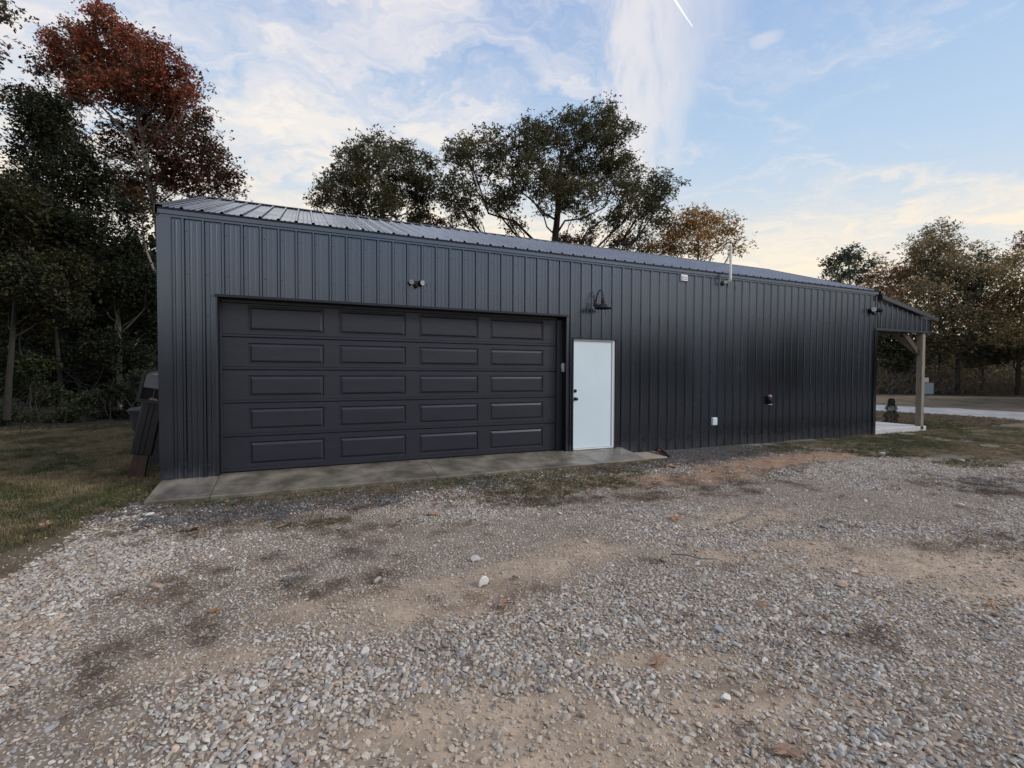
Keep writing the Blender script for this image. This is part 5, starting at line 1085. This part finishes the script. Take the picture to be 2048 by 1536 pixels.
rt_('r_out', 'autumn_tree', 'brown and olive trees continuing past the right edge of the picture', 16000, MIX, 41, .25)
for i, s_ in enumerate(SAPL):
    bt = dict(V=[], F=[], n=0); s_ = np.array(s_); L_ = len(s_); r_ = np.random.RandomState(60 + i)
    tt = np.linspace(0, L_ - 1, 8); p = np.stack([np.interp(tt, np.arange(L_), s_[:, j]) for j in range(3)], 1); p[1:-1] += r_.normal(0, .05, (6, 3))
    rr_ = .085 if i in (1, 6, 0) else .055
    tube_np(bt, p, rr_ * np.linspace(1, .4, 8), 6)
    for k in range(9):
        a_ = p[r_.randint(2, 8)]; tube_np(bt, limb(r_, a_, a_ + np.array([r_.normal(0, .7), r_.normal(0, .5), r_.uniform(.2, 1.4)]), 4, -.1), rr_ * .3 * np.linspace(1, .3, 4), 4)
    lab = ['straight pale stem seen under the porch roof', 'thick slanting pale sapling in the wood right of the porch post', 'slanting pale sapling just right of the utility box, leaning to the right', 'upright thin stem beside the slanting sapling right of the utility box', 'short thin sapling right of the utility box', 'bowed pale sapling arching to the right in the wood', 'pale bent trunk high in the wood near the right edge', 'thin leaning stem low at the right edge of the picture', 'thin dark stem seen under the porch roof right of the pale one', 'long thin stem left of the others under the porch roof'][i]
    link('bare_sapling', np_mesh('bare_sapling', np.concatenate(bt['V']), np.concatenate(bt['F']), M['pale'], None, True), label=lab, category='tree', group='bare saplings at the edge of the right-hand wood')
# far-off wood that reads as one mass, left and right
def mass(name, label, cen_fn, n, size, pal, seed):
    r_ = np.random.RandomState(seed); P = cen_fn(r_, n); a1 = r_.normal(size=(n, 3)); a1 /= np.linalg.norm(a1, axis=1, keepdims=True); a2 = np.cross(a1, r_.normal(size=(n, 3))); a2 /= np.linalg.norm(a2, axis=1, keepdims=True)
    s_ = size * np.exp(r_.normal(0, .3, (n, 1))); V = np.stack([P - a1 * s_ * .5, P + a2 * s_ * .35, P + a1 * s_ * .5, P - a2 * s_ * .35], 1).reshape(-1, 3)
    pc = np.array(pal); c_ = pc[r_.randint(0, len(pc), n)] * np.exp(r_.normal(0, .25, (n, 1)))
    link(name, np_mesh(name, V, np.arange(4 * n).reshape(-1, 4), M['leaf'], np.repeat(c_, 4, 0)), kind='stuff', label=label); TOT[0] += 2 * n
def lw(r_, n):
    s_ = r_.uniform(-16, 8, n); dep = r_.uniform(26, 40, n); lat = s_ - 14.; x_ = CX + dep * math.sin(_y) + (lat - dep * .25) * math.cos(_y); y_ = CY + dep * math.cos(_y) - (lat - dep * .25) * math.sin(_y)
    top = 7.2 + 2.2 * fbm(x_, y_, .25, 7, 3); return np.stack([x_, y_, -.14 + top * r_.uniform(0, 1, n) ** .8], 1)
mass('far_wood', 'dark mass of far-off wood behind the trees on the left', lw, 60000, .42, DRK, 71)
def rw(r_, n):
    u = r_.uniform(0, 1, n); dep = r_.uniform(52, 64, n); lat = dep * (.55 + u * .95); x_ = CX + dep * math.sin(_y) + lat * math.cos(_y); y_ = CY + dep * math.cos(_y) - lat * math.sin(_y)
    top = 3.5 + 3.5 * (fbm(x_, y_, .12, 8, 3)); return np.stack([x_, y_, -.14 + top * r_.uniform(0, 1, n) ** .8], 1)
mass('far_wood', 'mass of far-off wood behind the trees on the right', rw, 45000, .6, GRN + MIX, 72)
def sw(r_, n):
    a_ = np.radians(r_.uniform(75, 300, n)); dep = r_.uniform(34, 46, n); x_ = 3 + dep * np.sin(a_); y_ = -6 + dep * np.cos(a_)
    top = 4.0 + 3. * fbm(x_, y_, .12, 9, 3); return np.stack([x_, y_, -.14 + top * r_.uniform(0, 1, n) ** .85], 1)
mass('far_wood', 'wood that rings the yard behind the viewer', sw, 75000, .75, DRK + GRN, 73)
# tangled bare brush at the foot of the wood on the right
def brush(name, label, fn, n, m_, seed, ln=(.5, 1.6), rad=.010):
    r_ = np.random.RandomState(seed); bt = dict(V=[], F=[], n=0); P = fn(r_, n)
    for p in P:
        a_ = r_.uniform(0, 6.28); L_ = r_.uniform(*ln); e = p + np.array([math.cos(a_) * L_ * .7, math.sin(a_) * L_ * .7, r_.uniform(.15, 1.) * L_])
        tube_np(bt, limb(r_, p, e, 4, -.4), rad * r_.uniform(.6, 1.6) * np.array([1, .8, .6, .3]), 3)
    link(name, np_mesh(name, np.concatenate(bt['V']), np.concatenate(bt['F']), m_), kind='stuff', label=label); TOT[0] += 18 * n
def bw(r_, n):
    u = r_.uniform(0, 1, n); dep = r_.uniform(36.5, 43, n); lat = dep * (.66 + u * .62); return np.stack([CX + dep * math.sin(_y) + lat * math.cos(_y), CY + dep * math.cos(_y) - lat * math.sin(_y), -.16 + r_.uniform(0, 1, n) ** 2 * 1.6], 1)
brush('brush', 'tangle of bare brown brush at the foot of the wood on the right', bw, 2400, mat('dead_twigs', (.16, .135, .115), .9, var=.3, vscale=2), 81, rad=.013)
def bl_(r_, n):
    t_ = r_.uniform(0, 1, n); return np.stack([-7.5 + t_ * 6.5 + r_.normal(0, .5, n), 6.2 + t_ * 2.6 + r_.uniform(.4, 4, n), -.15 + r_.uniform(0, 1, n) ** 2 * .9], 1)
brush('brush', 'dark bare twigs and stems at the foot of the wood on the left', bl_, 160, M['bark'], 82, (.4, 1.3), .006)
def und(r_, n):
    u = r_.uniform(0, 1, n); dep = r_.uniform(39, 47, n); lat = dep * (.62 + u * .72); x_ = CX + dep * math.sin(_y) + lat * math.cos(_y); y_ = CY + dep * math.cos(_y) - lat * math.sin(_y)
    top = .4 + 5.5 * fbm(x_, y_, .45, 19, 3) ** 1.6; return np.stack([x_, y_, -.14 + top * r_.uniform(0, 1, n) ** .9], 1)
mass('undergrowth', 'olive undergrowth and saplings along the edge of the right-hand wood', und, 42000, .15, GRN + MIX, 74)
# young conifer by the porch slab
ts = empty('young_conifer', (18.45, 1.38, -.14), 'young dark green conifer just beyond the porch slab', 'shrub')
r_ = np.random.RandomState(90); V = []; Cc = []
for k in range(5200):
    h_ = r_.uniform(.03, .80); rad = (.215 * (1 - h_ / .86) ** .62) * (1 + .25 * math.sin(h_ * 26 + 2 * r_.uniform(0, 1))); a_ = r_.uniform(0, 6.28); q = rad * math.sqrt(r_.uniform(.15, 1.))
    p = np.array([q * math.cos(a_), q * math.sin(a_), h_]); dv = np.array([math.cos(a_), math.sin(a_), r_.uniform(.4, 1.4)]) + r_.normal(0, .35, 3); dv /= np.linalg.norm(dv); sv = np.cross(dv, r_.normal(size=3)); sv /= np.linalg.norm(sv)
    L_ = .030; V += [p, p + dv * L_ * .5 + sv * .005, p + dv * L_, p + dv * L_ * .5 - sv * .005]; Cc += [np.array([.022, .040, .028]) * math.exp(r_.normal(0, .3))] * 4
link('foliage', np_mesh('foliage', np.array(V), np.arange(len(V)).reshape(-1, 4), M['leaf'], np.array(Cc)), ts)
m1 = MB(); m1.tube([(0, 0, -.02), (0, .005, .4), (.01, 0, .8)], [.014, .009, .003], 7); m1.build('stem', M['bark'], ts)
print('tree tris', TOT[0])
for o in list(sc.objects):
    if o.parent is None and o.get('kind') == 'stuff' and 'label' not in o:
        o['label'] = {'gravel': 'loose grey and tan gravel covering the yard', 'pebbles': 'fine pebbles in the bare dirt patches', 'grass': 'short green and straw-coloured grass', 'dry_leaves': 'dry brown leaves strewn over the lawn and yard', 'dry_straw': 'brown dry straw and clippings on the gravel'}.get(o.name.split('.')[0], 'loose ground cover')
